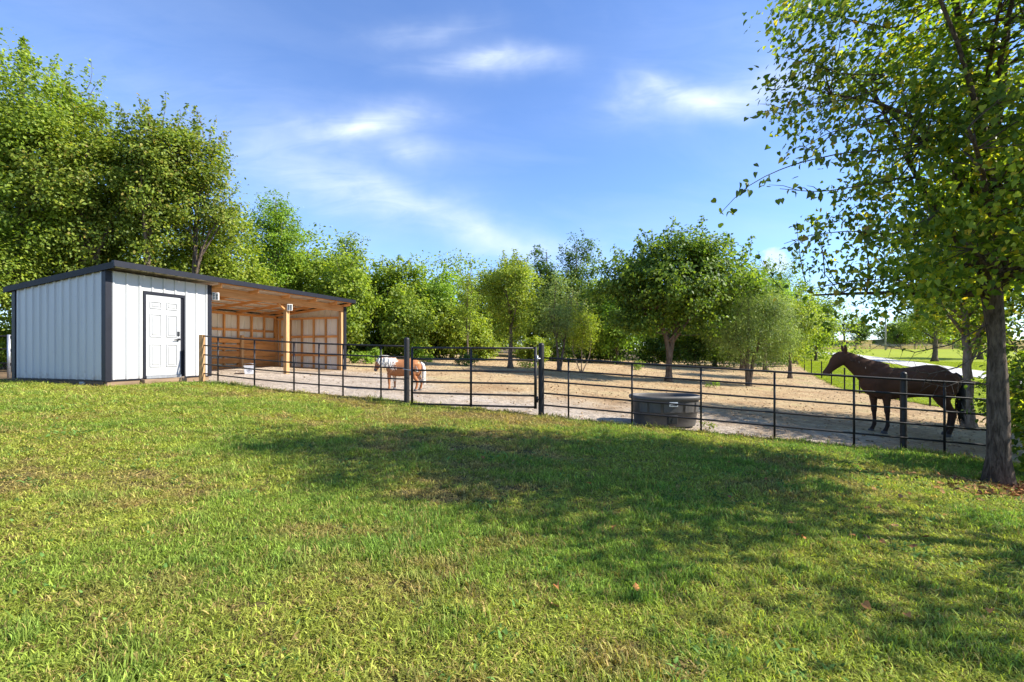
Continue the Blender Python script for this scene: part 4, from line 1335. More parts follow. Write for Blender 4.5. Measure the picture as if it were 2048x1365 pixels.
def tree(label, base, trunks, lobes, n_cl, per, leaf, mat, bark=None, name='tree', cat='tree', group='trees around the paddock', rad=0.45, flat=0.65,
         shoots=0, shoot_len=1.2, limbs=7, seed=1, tmpl=RHOMB, droop=0.5, twig_frac=0.5, trunk_r=0.2, hang=0.0, extra=None, shell=0.55, gap=0.0, twig_r=0.012, limb_from=0.0, twig_max=99):
    """base (x, y); trunks: list of paths [(dx, dy, h) ...] from the foot; lobes: ellipsoids (dx, dy, h, rx, ry, rh) that bound the crown.
    leaf: (length, width). The crown is clusters of leaf-sized faces on twigs that grow from limbs."""
    r = np.random.default_rng(seed)
    bz = gz(*base) - 0.03
    T = empty(name, (base[0], base[1], bz), 0, label, cat, group)
    bark = bark or M['bark_far']
    lob = np.array(lobes, float)
    # cluster centres in the union of the lobes, more of them near the surface
    vol = lob[:, 3] * lob[:, 4] * lob[:, 5]
    pick = r.choice(len(lob), n_cl, p=vol / vol.sum())
    dirs = norm(r.normal(size=(n_cl, 3)))
    rr = (1 - shell * r.random(n_cl) ** 1.6) * r.uniform(0.8, 1.1, n_cl)
    az = np.arctan2(dirs[:, 1], dirs[:, 0])
    rr = rr * (0.78 + 0.5 * vnoise(az * 1.3 + 7 * pick, dirs[:, 2] * 2.2 + seed, seed + 5))
    cc = lob[pick, :3] + dirs * rr[:, None] * lob[pick, 3:]
    # uneven outline: thin out by a noise of direction
    if gap > 0:
        keep = vnoise(cc[:, 0] * 0.9 + seed * 3.1, cc[:, 2] * 0.9 + cc[:, 1] * 0.5, seed) > gap * 0.6
        cc, pick = cc[keep], pick[keep]
    cc = cc[cc[:, 2] > 0.12]
    ctr = (lob[:, :3] * vol[:, None]).sum(0) / vol.sum()
    wood = MB()
    nodes, nr = [], []
    for path in trunks:
        P = np.array([(0, 0, -0.15)] + list(path), float)
        d = np.r_[0, np.cumsum(np.linalg.norm(np.diff(P, axis=0), axis=1))]
        s = np.linspace(0, d[-1], 14)
        q = np.c_[np.interp(s, d, P[:, 0]), np.interp(s, d, P[:, 1]), np.interp(s, d, P[:, 2])]
        q[1:-1] = (q[:-2] + 2 * q[1:-1] + q[2:]) / 4
        q[2:, :2] += np.cumsum(r.normal(size=(12, 2)) * trunk_r * 0.13, axis=0)
        f = s / d[-1]
        rad_t = trunk_r * (1 - 0.80 * f) * (1 + 0.35 * np.exp(-f * 12) + 0.55 * np.exp(-f * 34)) / math.sqrt(max(1, len(trunks)) ** 0.6)
        wood.tube(q, list(rad_t), 10 if trunk_r > 0.08 else 6)
        hmin = min(lob[:, 2] - lob[:, 5] * 0.8)
        for p, rt in zip(q, rad_t):
            if p[2] > max(hmin * 0.6, limb_from): nodes.append(p); nr.append(rt)
        if not nodes: nodes.append(q[-1]); nr.append(rad_t[-1])
    tr_nodes, tr_r = list(nodes), list(nr)
    for i in range(limbs):
        k = r.integers(len(tr_nodes)) if i >= len(lob) else int(np.argmin([abs(p[2] - lob[i, 2] * 0.6) for p in tr_nodes]))
        l = lob[i % len(lob)]
        dv = norm(r.normal(size=3)); dv[2] = abs(dv[2]) * 0.8
        tgt = l[:3] + dv * l[3:] * r.uniform(0.45, 0.85)
        q = curve(tr_nodes[k], tgt, r, 0.10, 0.06, 8)
        r0 = min(tr_r[k] * 0.65, trunk_r * 0.4)
        rl = np.linspace(r0, r0 * 0.22, 8)
        wood.tube(q, list(rl), 6)
        for p, rt in zip(q[2:], rl[2:]): nodes.append(p); nr.append(rt)
    nodes = np.array(nodes); nr = np.array(nr)
    lc, lo = [], []
    use = r.random(len(cc)) < twig_frac
    for i, c in enumerate(cc):
        dd = np.linalg.norm(nodes - c, axis=1) + 1.2 * np.maximum(0, nodes[:, 2] - c[2] + 0.1)
        k = int(np.argmin(dd))
        if use[i] and dd[k] < twig_max:
            q = curve(nodes[k], c, r, 0.10, 0.05 - hang * 0.1, 5)
            r0 = min(nr[k] * 0.6, 0.010 + 0.010 * dd[k]) * 1.0
            wood.tube(q, list(np.linspace(max(r0, twig_r * 0.6), twig_r * 0.35, 5)), 4, cap=False)
    per_i = np.maximum(1, (per * r.uniform(0.5, 1.5, len(cc))).astype(int))
    idx = np.repeat(np.arange(len(cc)), per_i)
    off = r.normal(size=(len(idx), 3)) * rad * np.array((1, 1, flat)) * 0.55
    if hang > 0: off[:, 2] -= np.abs(r.normal(size=len(idx))) * rad * hang
    P = cc[idx] + off
    out = norm(cc[idx] - ctr + off * 0.6)
    lc.append(P); lo.append(out)
    # long shoots that break the outline
    for i in range(shoots):
        l = lob[r.integers(len(lob))]
        a = r.uniform(0, 2 * PI); e = r.uniform(0.25, 1.0)
        dv = np.array((math.cos(a) * (1 - e * 0.7), math.sin(a) * (1 - e * 0.7), e)); dv = dv / np.linalg.norm(dv)
        p0 = l[:3] + dv * l[3:] * 0.8
        gd = norm(dv * 0.6 + np.array((0, 0, 0.75)) + r.normal(size=3) * 0.2)
        ln = shoot_len * r.uniform(0.5, 1.2) + 0.2 * l[5]
        q = curve(p0, p0 + gd * ln, r, 0.08, 0, 5)
        wood.tube(q, list(np.linspace(twig_r * 1.1, twig_r * 0.3, 5)), 4, cap=False)
        m = max(6, int(per * 0.45 * ln / shoot_len))
        tt = r.random(m)
        pp = p0 + gd * (tt * ln)[:, None] + r.normal(size=(m, 3)) * (rad * 0.30 * (1.15 - tt))[:, None]
        lc.append(pp); lo.append(norm(r.normal(size=(m, 3)) + gd * 0.3))
    if extra is not None:
        a, b_ = extra(r, wood, nodes, nr); lc += a; lo += b_
    lc, lo = np.concatenate(lc), np.concatenate(lo)
    ok = lc[:, 2] > 0.03
    lc, lo = lc[ok], lo[ok]
    wood.build('trunk', bark, T)
    me = leaf_mesh('crown', lc, lo, leaf[0], leaf[1], tmpl, mat, r, droop)
    tag(link('crown', me, T), kind='stuff')
    TRI_LOG[0] += len(me.polygons)
    return T


def simple(label, px, z, top, halfw, base_y=None, low=None, mat='leaf_mid', depth=None, n=180, per=60, leaf=(0.13, 0.085), shift=0.0, split=3, seed=1, **kw):
    """a tree of the given place and outline: foot at column px, distance z; top row and half width in photograph pixels"""
    X, Y, Z = at(px, z)
    H_ = CAM_H - (top - 705) / FPX * z - Z
    w = halfw / FPX * z
    lo = 0.25 * H_ if low is None else CAM_H - (low - 705) / FPX * z - Z
    lo = max(lo, 0.05)
    r = np.random.default_rng(seed + 99)
    hc, hr = (H_ + lo) / 2, (H_ - lo) / 2
    dp = depth or w
    sx = shift / FPX * z
    lobes = [(sx, 0, hc, w * 0.78, dp * 0.78, hr * 0.9)]
    for i in range(split):
        a = 2 * PI * (i + r.random() * 0.7) / split
        e = r.uniform(-0.5, 0.7)
        lobes.append((sx + math.cos(a) * w * 0.58, math.sin(a) * dp * 0.58, hc + e * hr * 0.85, w * r.uniform(0.36, 0.56), dp * 0.48, hr * r.uniform(0.30, 0.5)))
    tr = kw.pop('trunks', None) or [[(sx * 0.2 + r.normal() * 0.04 * H_ * 0.3, 0, H_ * 0.35), (sx * 0.7, 0, H_ * 0.65), (sx, 0, H_ * 0.9)]]
    return tree(label, (X, Y), tr, lobes, n, per, leaf, M[mat] if isinstance(mat, str) else mat, seed=seed, **kw)

BEHIND = 'trees behind the shelter'
BACK = 'trees along the back of the paddock'
YARD = 'trees standing in the paddock'
FAR = 'trees at the far end of the lawn'
# woodland behind the shelter, left to right
def spire(r, wood, nodes, nr):
    t = r.random(520) ** 0.9
    w = 0.55 * (1.05 - t)
    p = np.c_[0.05 + r.normal(size=520) * w * 0.6, r.normal(size=520) * w * 0.6, 10.3 + t * 2.15]
    wood.tube([(0, 0, 9.2), (0.05, 0, 10.6), (0.08, 0, 12.4)], [0.05, 0.03, 0.006], 5, cap=False)
    return [p], [norm(r.normal(size=p.shape))]


simple('tall leafy tree with a pointed top, highest and leftmost behind the shelter', 45, 17.5, 88, 150, low=560, mat='leaf_mid', n=375, per=105, leaf=(0.135, 0.09), seed=11, trunk_r=0.2, shoots=34, shoot_len=1.2, group=BEHIND, limbs=12, rad=0.55, split=5, extra=spire)
simple('broad leafy tree with brown upright limbs above the middle of the shelter side wall', 190, 18.5, 205, 120, low=560, mat='leaf_olive', n=287, per=98, leaf=(0.13, 0.085), seed=12, trunk_r=0.19, shoots=22, shoot_len=1.0, group=BEHIND, limbs=12, rad=0.5, split=4)
simple('olive green tree with a ragged top right above the front corner of the shelter', 305, 18.5, 212, 85, low=520, mat='leaf_olive', n=237, per=98, leaf=(0.13, 0.085), seed=13, trunk_r=0.15, shoots=18, shoot_len=0.9, group=BEHIND, limbs=10, rad=0.48, split=4)


def side_branch(r, wood, nodes, nr):
    lc, lo = [], []
    for (a, b) in (((1.0, 0, 6.0), (2.05, -0.2, 6.7)), ((1.0, 0, 5.2), (2.0, 0, 5.75)), ((0.9, 0, 6.6), (1.7, 0.2, 7.6)), ((0.8, 0, 4.6), (1.9, 0, 5.2))):
        q = curve(a, b, r, 0.05, 0.05, 6)
        wood.tube(q, list(np.linspace(0.02, 0.006, 6)), 4, cap=False)
        t = r.random(70)
        p = np.array(a) * (1 - t[:, None]) + np.array(b) * t[:, None] + r.normal(size=(70, 3)) * np.array((0.12, 0.12, 0.10))
        lc.append(p); lo.append(norm(r.normal(size=(70, 3))))
    return lc, lo


simple('thin topped tree with loose side sprays reaching over the roof line to the right', 395, 19.5, 248, 72, low=560, mat='leaf_olive', n=187, per=75, leaf=(0.13, 0.085), seed=14, trunk_r=0.14, shoots=16, shoot_len=1.0, group=BEHIND, limbs=10, rad=0.42, split=5, gap=0.5, extra=side_branch)
simple('yellowish green bushy tree right above the open bay roof', 462, 22, 400, 75, low=690, mat='leaf_yellow', n=212, per=70, leaf=(0.145, 0.09), seed=15, trunk_r=0.13, shoots=10, shoot_len=0.6, group=BEHIND, rad=0.5)
simple('yellowish low tree behind the tack room roof', 375, 21, 430, 75, low=690, mat='leaf_yellow', n=187, per=80, leaf=(0.145, 0.09), seed=16, trunk_r=0.12, shoots=6, shoot_len=0.5, group=BEHIND, rad=0.5)
simple('deep green shady tree low behind the shelter side wall', 90, 19.5, 330, 150, low=720, mat='leaf_mid', n=275, per=80, leaf=(0.14, 0.09), seed=17, trunk_r=0.16, group=BEHIND, rad=0.55)
simple('deep green filler tree low behind the shelter front corner', 260, 21.5, 370, 130, low=720, mat='leaf_mid', n=250, per=80, leaf=(0.14, 0.09), seed=18, trunk_r=0.16, group=BEHIND, rad=0.55)
simple('small tangled tree left of the shelter back corner over leaf litter', -25, 16.5, 430, 90, low=640, mat='leaf_mid', n=137, per=60, leaf=(0.12, 0.08), seed=19, trunk_r=0.13, group=BEHIND, rad=0.5)
simple('bright green round topped tree with pale limbs showing beyond the bay roof', 548, 29, 374, 62, low=640, mat='leaf_lime', n=330, per=60, leaf=(0.15, 0.09), seed=21, trunk_r=0.17, shoots=8, shoot_len=0.7, group=BACK, limbs=14, rad=0.5, bark=M['bark_light'], gap=0.15)
# back of the paddock
rows = [
    ('light green tree behind the right end of the bay roof', 618, 31, 478, 72, 730, 'leaf_mid', 220),
    ('dark topped tree rising over the right end of the shelter', 702, 35, 458, 42, 720, 'leaf_mid', 150),
    ('bushy green tree just right of the shelter end wall', 690, 29, 520, 58, 735, 'leaf_mid', 170),
    ('wispy topped tree with bare twigs right of the shelter', 775, 33, 505, 72, 735, 'leaf_mid', 200),
    ('small bright green tree left of the thin young tree', 868, 34, 540, 66, 735, 'leaf_lime', 190),
    ('olive tree low above the left gate post', 820, 31, 580, 70, 740, 'leaf_mid', 180),
    ('spreading low tree behind the left part of the gate', 905, 33, 590, 66, 735, 'leaf_yellow', 170),
]
for i, (lb, px, z, top, hw, low, mt, n) in enumerate(rows):
    simple(lb, px, z, top, hw, low=low + 8, mat=mt, n=int(n * 1.3), per=55, leaf=(0.21, 0.135), seed=30 + i, trunk_r=0.13, shoots=12, shoot_len=0.8, group=BACK, rad=0.55, twig_frac=0.35, gap=0.25)
simple('thin young tree with a narrow wispy top behind the gate', 936, 29, 528, 30, low=690, mat='leaf_mid', n=75, per=34, leaf=(0.14, 0.08), seed=41, trunk_r=0.07, shoots=10, shoot_len=0.7, group=BACK, rad=0.35, twig_frac=0.9, split=2)
simple('yellow green tree with a rounded crown and straight trunk behind the gate', 1021, 25.8, 505, 64, low=675, mat='leaf_yellow', n=237, per=60, leaf=(0.13, 0.085), seed=42, trunk_r=0.13, shoots=22, shoot_len=0.6, group=YARD, limbs=12, rad=0.42)
simple('tall dark tree with a split top in the middle of the tree line', 1095, 43, 480, 34, low=690, mat='leaf_deep', n=137, per=50, leaf=(0.2, 0.13), seed=43, trunk_r=0.17, shoots=10, shoot_len=0.8, group=BACK, rad=0.55, gap=0.3)
simple('tall dark tree with upright tips right of the split topped one', 1158, 43, 470, 38, low=690, mat='leaf_deep', n=150, per=50, leaf=(0.2, 0.13), seed=44, trunk_r=0.17, shoots=12, shoot_len=0.9, group=BACK, rad=0.55, gap=0.3)
simple('grey green sparse tree on two dark stems right of the hinge post', 1118, 25.3, 545, 52, low=690, mat='leaf_grey', n=187, per=45, leaf=(0.11, 0.055), seed=45, trunk_r=0.10, shoots=12, shoot_len=0.5, group=YARD, rad=0.4, gap=0.35, twig_frac=0.9,
       trunks=[[(-0.1, 0, 1.4), (-0.3, 0, 3.0), (-0.2, 0, 4.8)], [(0.25, 0.1, 1.2), (0.5, 0.1, 2.6), (0.7, 0, 4.4)]])
simple('group of thin pale saplings between the two stemmed tree and the dark tree', 1163, 26.2, 600, 40, low=705, mat='leaf_yellow', n=100, per=40, leaf=(0.11, 0.06), seed=46, trunk_r=0.05, shoots=8, shoot_len=0.5, group=YARD, rad=0.4, twig_frac=0.9, bark=M['bark_light'],
       trunks=[[(-0.5, 0, 1.2), (-0.4, 0, 2.6)], [(0.0, 0, 1.4), (0.2, 0, 3.0)], [(0.5, 0.2, 1.0), (0.6, 0.2, 2.4)]])
more = [
    ('green tree filling the tree line behind the two stemmed tree', 1060, 45, 545, 84, 735, 'leaf_mid', 210),
    ('green tree filling the tree line left of the big dark tree', 1175, 44, 530, 90, 740, 'leaf_mid', 230),
    ('bright green tree low behind the left side of the big dark tree', 1235, 41, 565, 72, 725, 'leaf_lime', 200),
    ('shady tree behind the trunk of the big dark tree', 1340, 46, 600, 90, 735, 'leaf_mid', 210),
    ('green tree behind the gap between the dark tree and the willowy tree', 1430, 44, 570, 72, 735, 'leaf_lime', 190),
    ('leafy tree at the right end of the back tree line', 1590, 50, 555, 50, 735, 'leaf_mid', 150),
    ('low green tree farthest right along the back tree line', 1632, 56, 590, 42, 730, 'leaf_mid', 110),
    ('dark green tree behind the yellowish tree of the gate', 985, 42, 560, 60, 735, 'leaf_mid', 150),
    ('tall airy tree with bare upper twigs over the willowy tree', 1485, 40, 512, 55, 690, 'leaf_mid', 140),
]
for i, (lb, px, z, top, hw, low, mt, n) in enumerate(more):
    simple(lb, px, z, top, hw, low=low + 8, mat=mt, n=int(n * 1.3), per=50, leaf=(0.25, 0.16), seed=60 + i, trunk_r=0.15, shoots=12, shoot_len=0.8, group=BACK, rad=0.65, twig_frac=0.3, gap=0.2)

# the big dark tree with its forked trunk
X, Y, Z = at(1337, 23)
tree('large dark green tree with a wide rounded crown and a forked trunk', (X, Y),
     [[(0.05, 0, 1.2), (0.0, 0, 1.9), (-0.45, 0, 3.4), (-0.9, 0, 5.2)], [(0.05, 0, 1.2), (0.1, 0, 1.9), (0.75, 0.1, 3.5), (1.1, 0, 5.2), (1.2, 0, 6.4)]],
     [(0.3, 0, 4.9, 2.9, 2.6, 1.9), (-1.9, 0, 4.6, 1.9, 1.7, 1.5), (2.6, 0, 5.1, 1.9, 1.6, 1.4), (0.5, 0, 6.2, 2.7, 1.9, 1.1), (-1.3, -0.3, 3.2, 1.5, 1.3, 0.9), (1.6, -0.2, 3.3, 1.5, 1.3, 0.9)],
     430, 80, (0.175, 0.12), M['leaf_dark'], seed=81, trunk_r=0.18, shoots=54, shoot_len=0.95, limbs=14, rad=0.5, group=YARD, bark=M['bark_far'])
# willowy grey-green tree
X, Y, Z = at(1497, 23.5)
tree('grey green willowy tree with fine drooping foliage on a leaning double trunk', (X, Y),
     [[(-0.05, 0, 1.2), (0.1, 0, 2.6), (0.15, 0, 4.2)], [(0.15, 0, 1.0), (0.5, 0, 2.2), (0.9, 0, 3.6)], [(-0.1, 0, 1.0), (-0.5, 0, 2.2), (-0.8, 0, 3.4)]],
     [(0.2, 0, 3.3, 1.9, 1.8, 1.7), (-0.9, 0, 2.6, 1.1, 1.1, 1.2), (1.3, 0, 2.7, 1.2, 1.1, 1.2), (0.3, -0.2, 4.3, 1.3, 1.2, 0.9)],
     300, 75, (0.13, 0.035), M['leaf_grey'], seed=82, trunk_r=0.15, shoots=30, shoot_len=0.6, limbs=14, rad=0.42, hang=0.7, tmpl=NARROW, droop=1.3, group=YARD, flat=0.9)
simple('bright green young tree with a feathery crown on a straight trunk', 1531, 37, 522, 72, low=680, mat='leaf_lime', n=237, per=60, leaf=(0.16, 0.08), seed=83, trunk_r=0.15, shoots=24, shoot_len=0.8, group=YARD, rad=0.5, hang=0.4)
simple('yellow green small tree on a thin trunk at the edge of the far lawn', 1580, 30.5, 580, 62, low=715, mat='leaf_yellow', n=212, per=55, leaf=(0.14, 0.08), seed=84, trunk_r=0.12, shoots=18, shoot_len=0.6, group=YARD, rad=0.45, hang=0.4)

# far end of the lawn
def bare_branches(r, wood, nodes, nr):
    return [np.zeros((0, 3))], [np.zeros((0, 3))]


def foliage_mass(name, label, path, h0, h1, depth, n, leaf, mat, seed):
    # a wood too far and dense to tell its trees apart: leaf clusters heaped along a line
    r = np.random.default_rng(seed)
    P = np.array(path, float)
    d = np.r_[0, np.cumsum(np.hypot(*np.diff(P, axis=0).T))]
    m = n // 40
    s = r.uniform(0, d[-1], m)
    cx, cy = np.interp(s, d, P[:, 0]), np.interp(s, d, P[:, 1])
    top = h0 + (h1 - h0) * fbm(s * 0.16, s * 0 + seed, seed, 4) * 1.1
    c = np.c_[cx + r.normal(size=m) * depth * 0.4, cy + r.normal(size=m) * depth * 0.4, r.random(m) ** 0.8 * top]
    q = c[np.repeat(np.arange(m), 40)] + r.normal(size=(m * 40, 3)) * np.array((0.7, 0.7, 0.5))
    q[:, 2] = np.maximum(q[:, 2], 0.05) + g(q[:, 0], q[:, 1])
    me = leaf_mesh(name, q, norm(r.normal(size=q.shape) + np.array((0, -0.6, 0.5))), leaf[0], leaf[1], RHOMB, mat, r)
    TRI_LOG[0] += len(me.polygons)
    return tag(link(name, me), label, None, None, 'stuff')


foliage_mass('far_woods', None, [at(p, z)[:2] for p, z in ((540, 40), (700, 46), (900, 52), (1200, 56), (1500, 58), (1648, 64))], 4.5, 11.0, 5.0, 64000, (0.32, 0.21), M['leaf_mid'], 5)
foliage_mass('woods', None, [at(p, z)[:2] for p, z in ((-700, 22), (-200, 23), (0, 25), (200, 26), (420, 29), (560, 36))], 3.5, 9.5, 4.0, 46000, (0.22, 0.14), M['leaf_mid'], 6)
simple('bare grey tree with spreading limbs on the far bank', 1686, 126, 628, 44, low=672, mat='leaf_grey', n=100, per=10, leaf=(0.35, 0.22), seed=91, trunk_r=0.35, limbs=16, shoots=4, group=FAR, rad=0.8, twig_frac=1.0, twig_r=0.06, bark=M['bark_far'])
simple('small bluish green conical tree on the far bank beside the bare tree', 1719, 126, 638, 17, low=690, mat='leaf_deep', n=87, per=45, leaf=(0.45, 0.3), seed=92, trunk_r=0.25, group=FAR, rad=0.8)
simple('low dark tree at the left end of the far bank', 1652, 128, 655, 20, low=692, mat='leaf_deep', n=75, per=40, leaf=(0.45, 0.3), seed=93, trunk_r=0.25, group=FAR, rad=0.9)
simple('round green tree right of the utility pole on the far bank', 1795, 128, 640, 36, low=690, mat='leaf_mid', n=137, per=45, leaf=(0.5, 0.32), seed=94, trunk_r=0.3, group=FAR, rad=1.1)
simple('wide green tree on the far bank behind the slim lawn tree', 1850, 130, 625, 52, low=690, mat='leaf_mid', n=162, per=45, leaf=(0.5, 0.32), seed=95, trunk_r=0.3, group=FAR, rad=1.2)
simple('green tree on the far bank behind the shaded second trunk', 1945, 130, 610, 60, low=692, mat='leaf_mid', n=175, per=45, leaf=(0.5, 0.32), seed=96, trunk_r=0.3, group=FAR, rad=1.2)
simple('slim tree with a yellow green crown standing alone on the far lawn', 1869, 55, 560, 62, low=690, mat='leaf_yellow', n=187, per=45, leaf=(0.24, 0.15), seed=97, trunk_r=0.26, shoots=12, group=FAR, rad=0.8, shift=10)
simple('bushy yellow green tree at the right of the far lawn', 1960, 60, 585, 55, low=735, mat='leaf_yellow', n=162, per=45, leaf=(0.26, 0.16), seed=98, trunk_r=0.25, group=FAR, rad=0.9)

# shrubs and weeds
UND = 'undergrowth along the tree line'


def shrub(label, px, z, top, halfw, mat='leaf_mid', n=60, per=45, leaf=(0.14, 0.09), seed=1, name='shrub', cat='shrub', group=UND, low=None, **kw):
    X, Y, Z = at(px, z)
    h = CAM_H - (top - 705) / FPX * z - Z
    w = halfw / FPX * z
    r = np.random.default_rng(seed)
    tr = [[(r.normal() * w * 0.15, 0, h * 0.3), (w * a, r.normal() * w * 0.2, h * 0.8)] for a in (-0.45, 0.05, 0.5)]
    return tree(label, (X, Y), tr, [(0, 0, h * 0.5, w, w * 0.8, h * 0.5), (-w * 0.4, 0, h * 0.35, w * 0.6, w * 0.6, h * 0.36), (w * 0.45, 0, h * 0.4, w * 0.55, w * 0.6, h * 0.4)],
                n, per, leaf, M[mat], name=name, cat=cat, group=group, seed=seed, trunk_r=kw.pop('trunk_r', 0.03), limbs=3, rad=kw.pop('rad', 0.22 * max(w, 0.4) + 0.1), shoots=kw.pop('shoots', 5), shoot_len=h * 0.25, twig_frac=0.5, **kw)


for i, (lb, px, z, top, hw, mt, n) in enumerate([
    ('dark bush against the right end of the shelter', 712, 31, 640, 32, 'leaf_deep', 90),
    ('leafy bush behind the fence between shelter and pony', 752, 33, 655, 34, 'leaf_mid', 90),
    ('dark brown green bush behind the pony and gate post', 800, 34, 640, 38, 'leaf_deep', 90),
    ('yellow green fir like bush behind the left half of the gate', 880, 34, 610, 42, 'leaf_yellow', 110),
    ('bright bush at the foot of the thin young tree', 958, 33, 655, 36, 'leaf_yellow', 80),
    ('low bright bush right of the straight gate tree', 1062, 36, 672, 30, 'leaf_yellow', 80),
    ('bush behind the two stemmed grey tree', 1128, 40, 650, 40, 'leaf_mid', 80),
    ('dark hedge like bush left of the dark tree trunk', 1215, 43, 640, 52, 'leaf_deep', 110),
    ('dark bush straight behind the dark tree trunk', 1310, 45, 650, 50, 'leaf_deep', 100),
    ('very dark bush right of the dark tree trunk', 1392, 44, 640, 50, 'leaf_deep', 110),
    ('very dark bush behind the willowy tree trunk', 1468, 43, 650, 44, 'leaf_deep', 100),
    ('dark bush between the willowy tree and the lawn', 1550, 46, 655, 40, 'leaf_deep', 90),
]):
    shrub(lb, px, z, top, hw, mt, n, 45, (0.2, 0.13), seed=200 + i)
WEED = 'weeds growing in the paddock'
for i, (lb, px, z, top, hw, mt, n, lf) in enumerate([
    ('dark leafy weed clump behind the middle of the gate', 934, 26, 708, 22, 'leaf_deep', 26, (0.13, 0.07)),
    ('low green weed patch right of the straight gate tree', 1062, 27.5, 723, 24, 'leaf_mid', 18, (0.12, 0.07)),
    ('tall broad leafed weed behind the pony rump', 832, 29, 690, 12, 'leaf_lime', 14, (0.2, 0.10)),
    ('second broad leafed weed right of the pony tail', 852, 28, 706, 12, 'leaf_lime', 10, (0.16, 0.08)),
    ('bright weeds at the end of the shelter wall', 722, 24, 702, 22, 'leaf_lime', 26, (0.14, 0.08)),
    ('bright weed between shelter wall and pony', 748, 26, 696, 14, 'leaf_lime', 18, (0.14, 0.08)),
    ('small green weed beside the stock tank', 1413, 9.1, 846, 14, 'leaf_olive', 10, (0.06, 0.03)),
    ('small weed left of the dark tree among dry straw', 1278, 33, 718, 14, 'leaf_lime', 10, (0.13, 0.07)),
    ('sparse weed in front of the willowy tree', 1428, 21, 766, 16, 'leaf_lime', 8, (0.09, 0.05)),
    ('tiny weed in the far left of the paddock', 1052, 40, 706, 10, 'leaf_lime', 8, (0.14, 0.08)),
]):
    shrub(lb, px, z, top, hw, mt, n, 26, lf, seed=240 + i, name='weed', cat='weed', group=WEED, trunk_r=0.008, twig_r=0.004)

for i, (lb, px, z, top, hw) in enumerate([('low tangled shrub left of the shelter back corner', 8, 19, 640, 45), ('low tangled shrub at the far left edge behind the pipe fence', -70, 19, 620, 55)]):
    shrub(lb, px, z, top, hw, 'leaf_mid', 70, 45, (0.13, 0.09), seed=280 + i)

# second trunk behind the horse, and the trees out to the right that shade horse, fence and lawn
SHADE = 'trees at the right fence corner'
X, Y, Z = at(1938, 12.0)
tree('slim straight tree right behind the horse with foliage above the fence', (X, Y), [[(-0.02, 0, 1.5), (-0.08, 0, 3.0), (-0.1, 0, 5.4)]],
     [(0.2, 0, 4.4, 2.3, 2.2, 1.7), (-0.8, 0.2, 3.7, 1.4, 1.3, 0.8), (1.2, 0.3, 3.6, 1.7, 1.6, 1.3), (0.2, 0, 5.4, 1.8, 1.6, 1.1)], 230, 60, (0.11, 0.075), M['leaf_near'], bark=M['bark_light'],
     seed=301, trunk_r=0.125, limbs=12, rad=0.42, group=SHADE, shoots=14, shoot_len=0.6)
tree('leafy tree outside the right edge of the yard that shades the horse', (15.2, 9.6), [[(0, 0, 1.5), (0.1, 0, 3.0), (0.1, 0, 5.2)]],
     [(0, 0, 3.8, 2.6, 2.6, 2.2), (-1.0, 0.2, 2.8, 1.8, 1.8, 1.4), (-1.5, 0.1, 4.9, 1.9, 1.8, 1.4), (-2.7, 0.2, 4.8, 1.6, 1.7, 1.1), (-1.2, -2.0, 4.0, 1.9, 1.5, 1.3)], 740, 70, (0.13, 0.09), M['leaf_near'], seed=302, trunk_r=0.16, limbs=8, rad=0.5, group=SHADE)
tree('leafy tree outside the right edge of the lawn that dapples the grass', (7.4, 3.4), [[(0, 0, 1.5), (0.1, 0, 3.0), (0.1, 0, 4.8)]],
     [(0, 0, 4.6, 1.9, 2.0, 1.3), (0.5, -0.6, 3.6, 1.4, 1.4, 0.9)], 120, 44, (0.12, 0.09), M['leaf_near'], seed=303, trunk_r=0.15, limbs=8, rad=0.42, group=SHADE, gap=0.6)
for i, (lb, x, y, h, w) in enumerate([
    ('dense green shrub growing at the right side of the thick trunk', 7.75, 6.6, 2.0, 0.7),
    ('tall leggy shrub behind the thick trunk at the fence', 9.7, 8.4, 3.0, 0.9),
    ('shrub past the thick trunk at the right picture edge', 8.9, 6.4, 2.6, 1.1),
]):
    r = np.random.default_rng(310 + i)
    tree(lb, (x, y), [[(0.05, 0, h * 0.4), (0.2 * w, 0, h * 0.9)], [(-0.05, 0, h * 0.3), (-0.4 * w, 0, h * 0.8)], [(0, 0.05, h * 0.4), (0, 0.3 * w, h * 0.85)], [(0.0, -0.05, h * 0.4), (0.35 * w, -0.3 * w, h * 0.7)]],
         [(0, 0, h * 0.55, w, w, h * 0.45), (0.1, 0, h * 0.3, w * 0.8, w * 0.8, h * 0.3)], 90, 42, (0.09, 0.062), M['leaf_near'], name='shrub', cat='shrub', group='shrubs at the fence corner', seed=320 + i, trunk_r=0.03, limbs=5, rad=0.26, tmpl=OVAL, shoots=6, shoot_len=0.5)

# ------------------------------------------------------------------ the near tree
NX, NY, NZ = at(1997, 6.0)


def rel(px, py, z):
    p = at(px, z, py)
    return np.array((p[0] - NX, p[1] - NY, p[2] - NZ + 0.03))


SPRIGS = [
    [(1790, 170, 5.6), (1690, 200, 5.2), (1600, 212, 4.9), (1512, 226, 4.8)],
    [(1800, 300, 5.5), (1690, 305, 5.1), (1580, 330, 4.8), (1490, 372, 4.7), (1440, 428, 4.7)],
    [(1790, 60, 5.6), (1700, 40, 5.3), (1630, 20, 5.1), (1572, 10, 5.0)],
    [(1780, 150, 5.5), (1690, 150, 5.2), (1610, 125, 5.0), (1556, 112, 5.0)],
    [(1790, 470, 5.7), (1700, 462, 5.4), (1620, 470, 5.2), (1568, 488, 5.2)],
    [(1800, 360, 5.6), (1720, 372, 5.3), (1640, 385, 5.1), (1560, 378, 5.0)],
    [(1800, 560, 5.8), (1720, 560, 5.5), (1650, 572, 5.3), (1596, 585, 5.3)],
    [(1790, 240, 5.5), (1720, 250, 5.2), (1650, 268, 5.0), (1600, 300, 5.0)],
]
single_spots = []


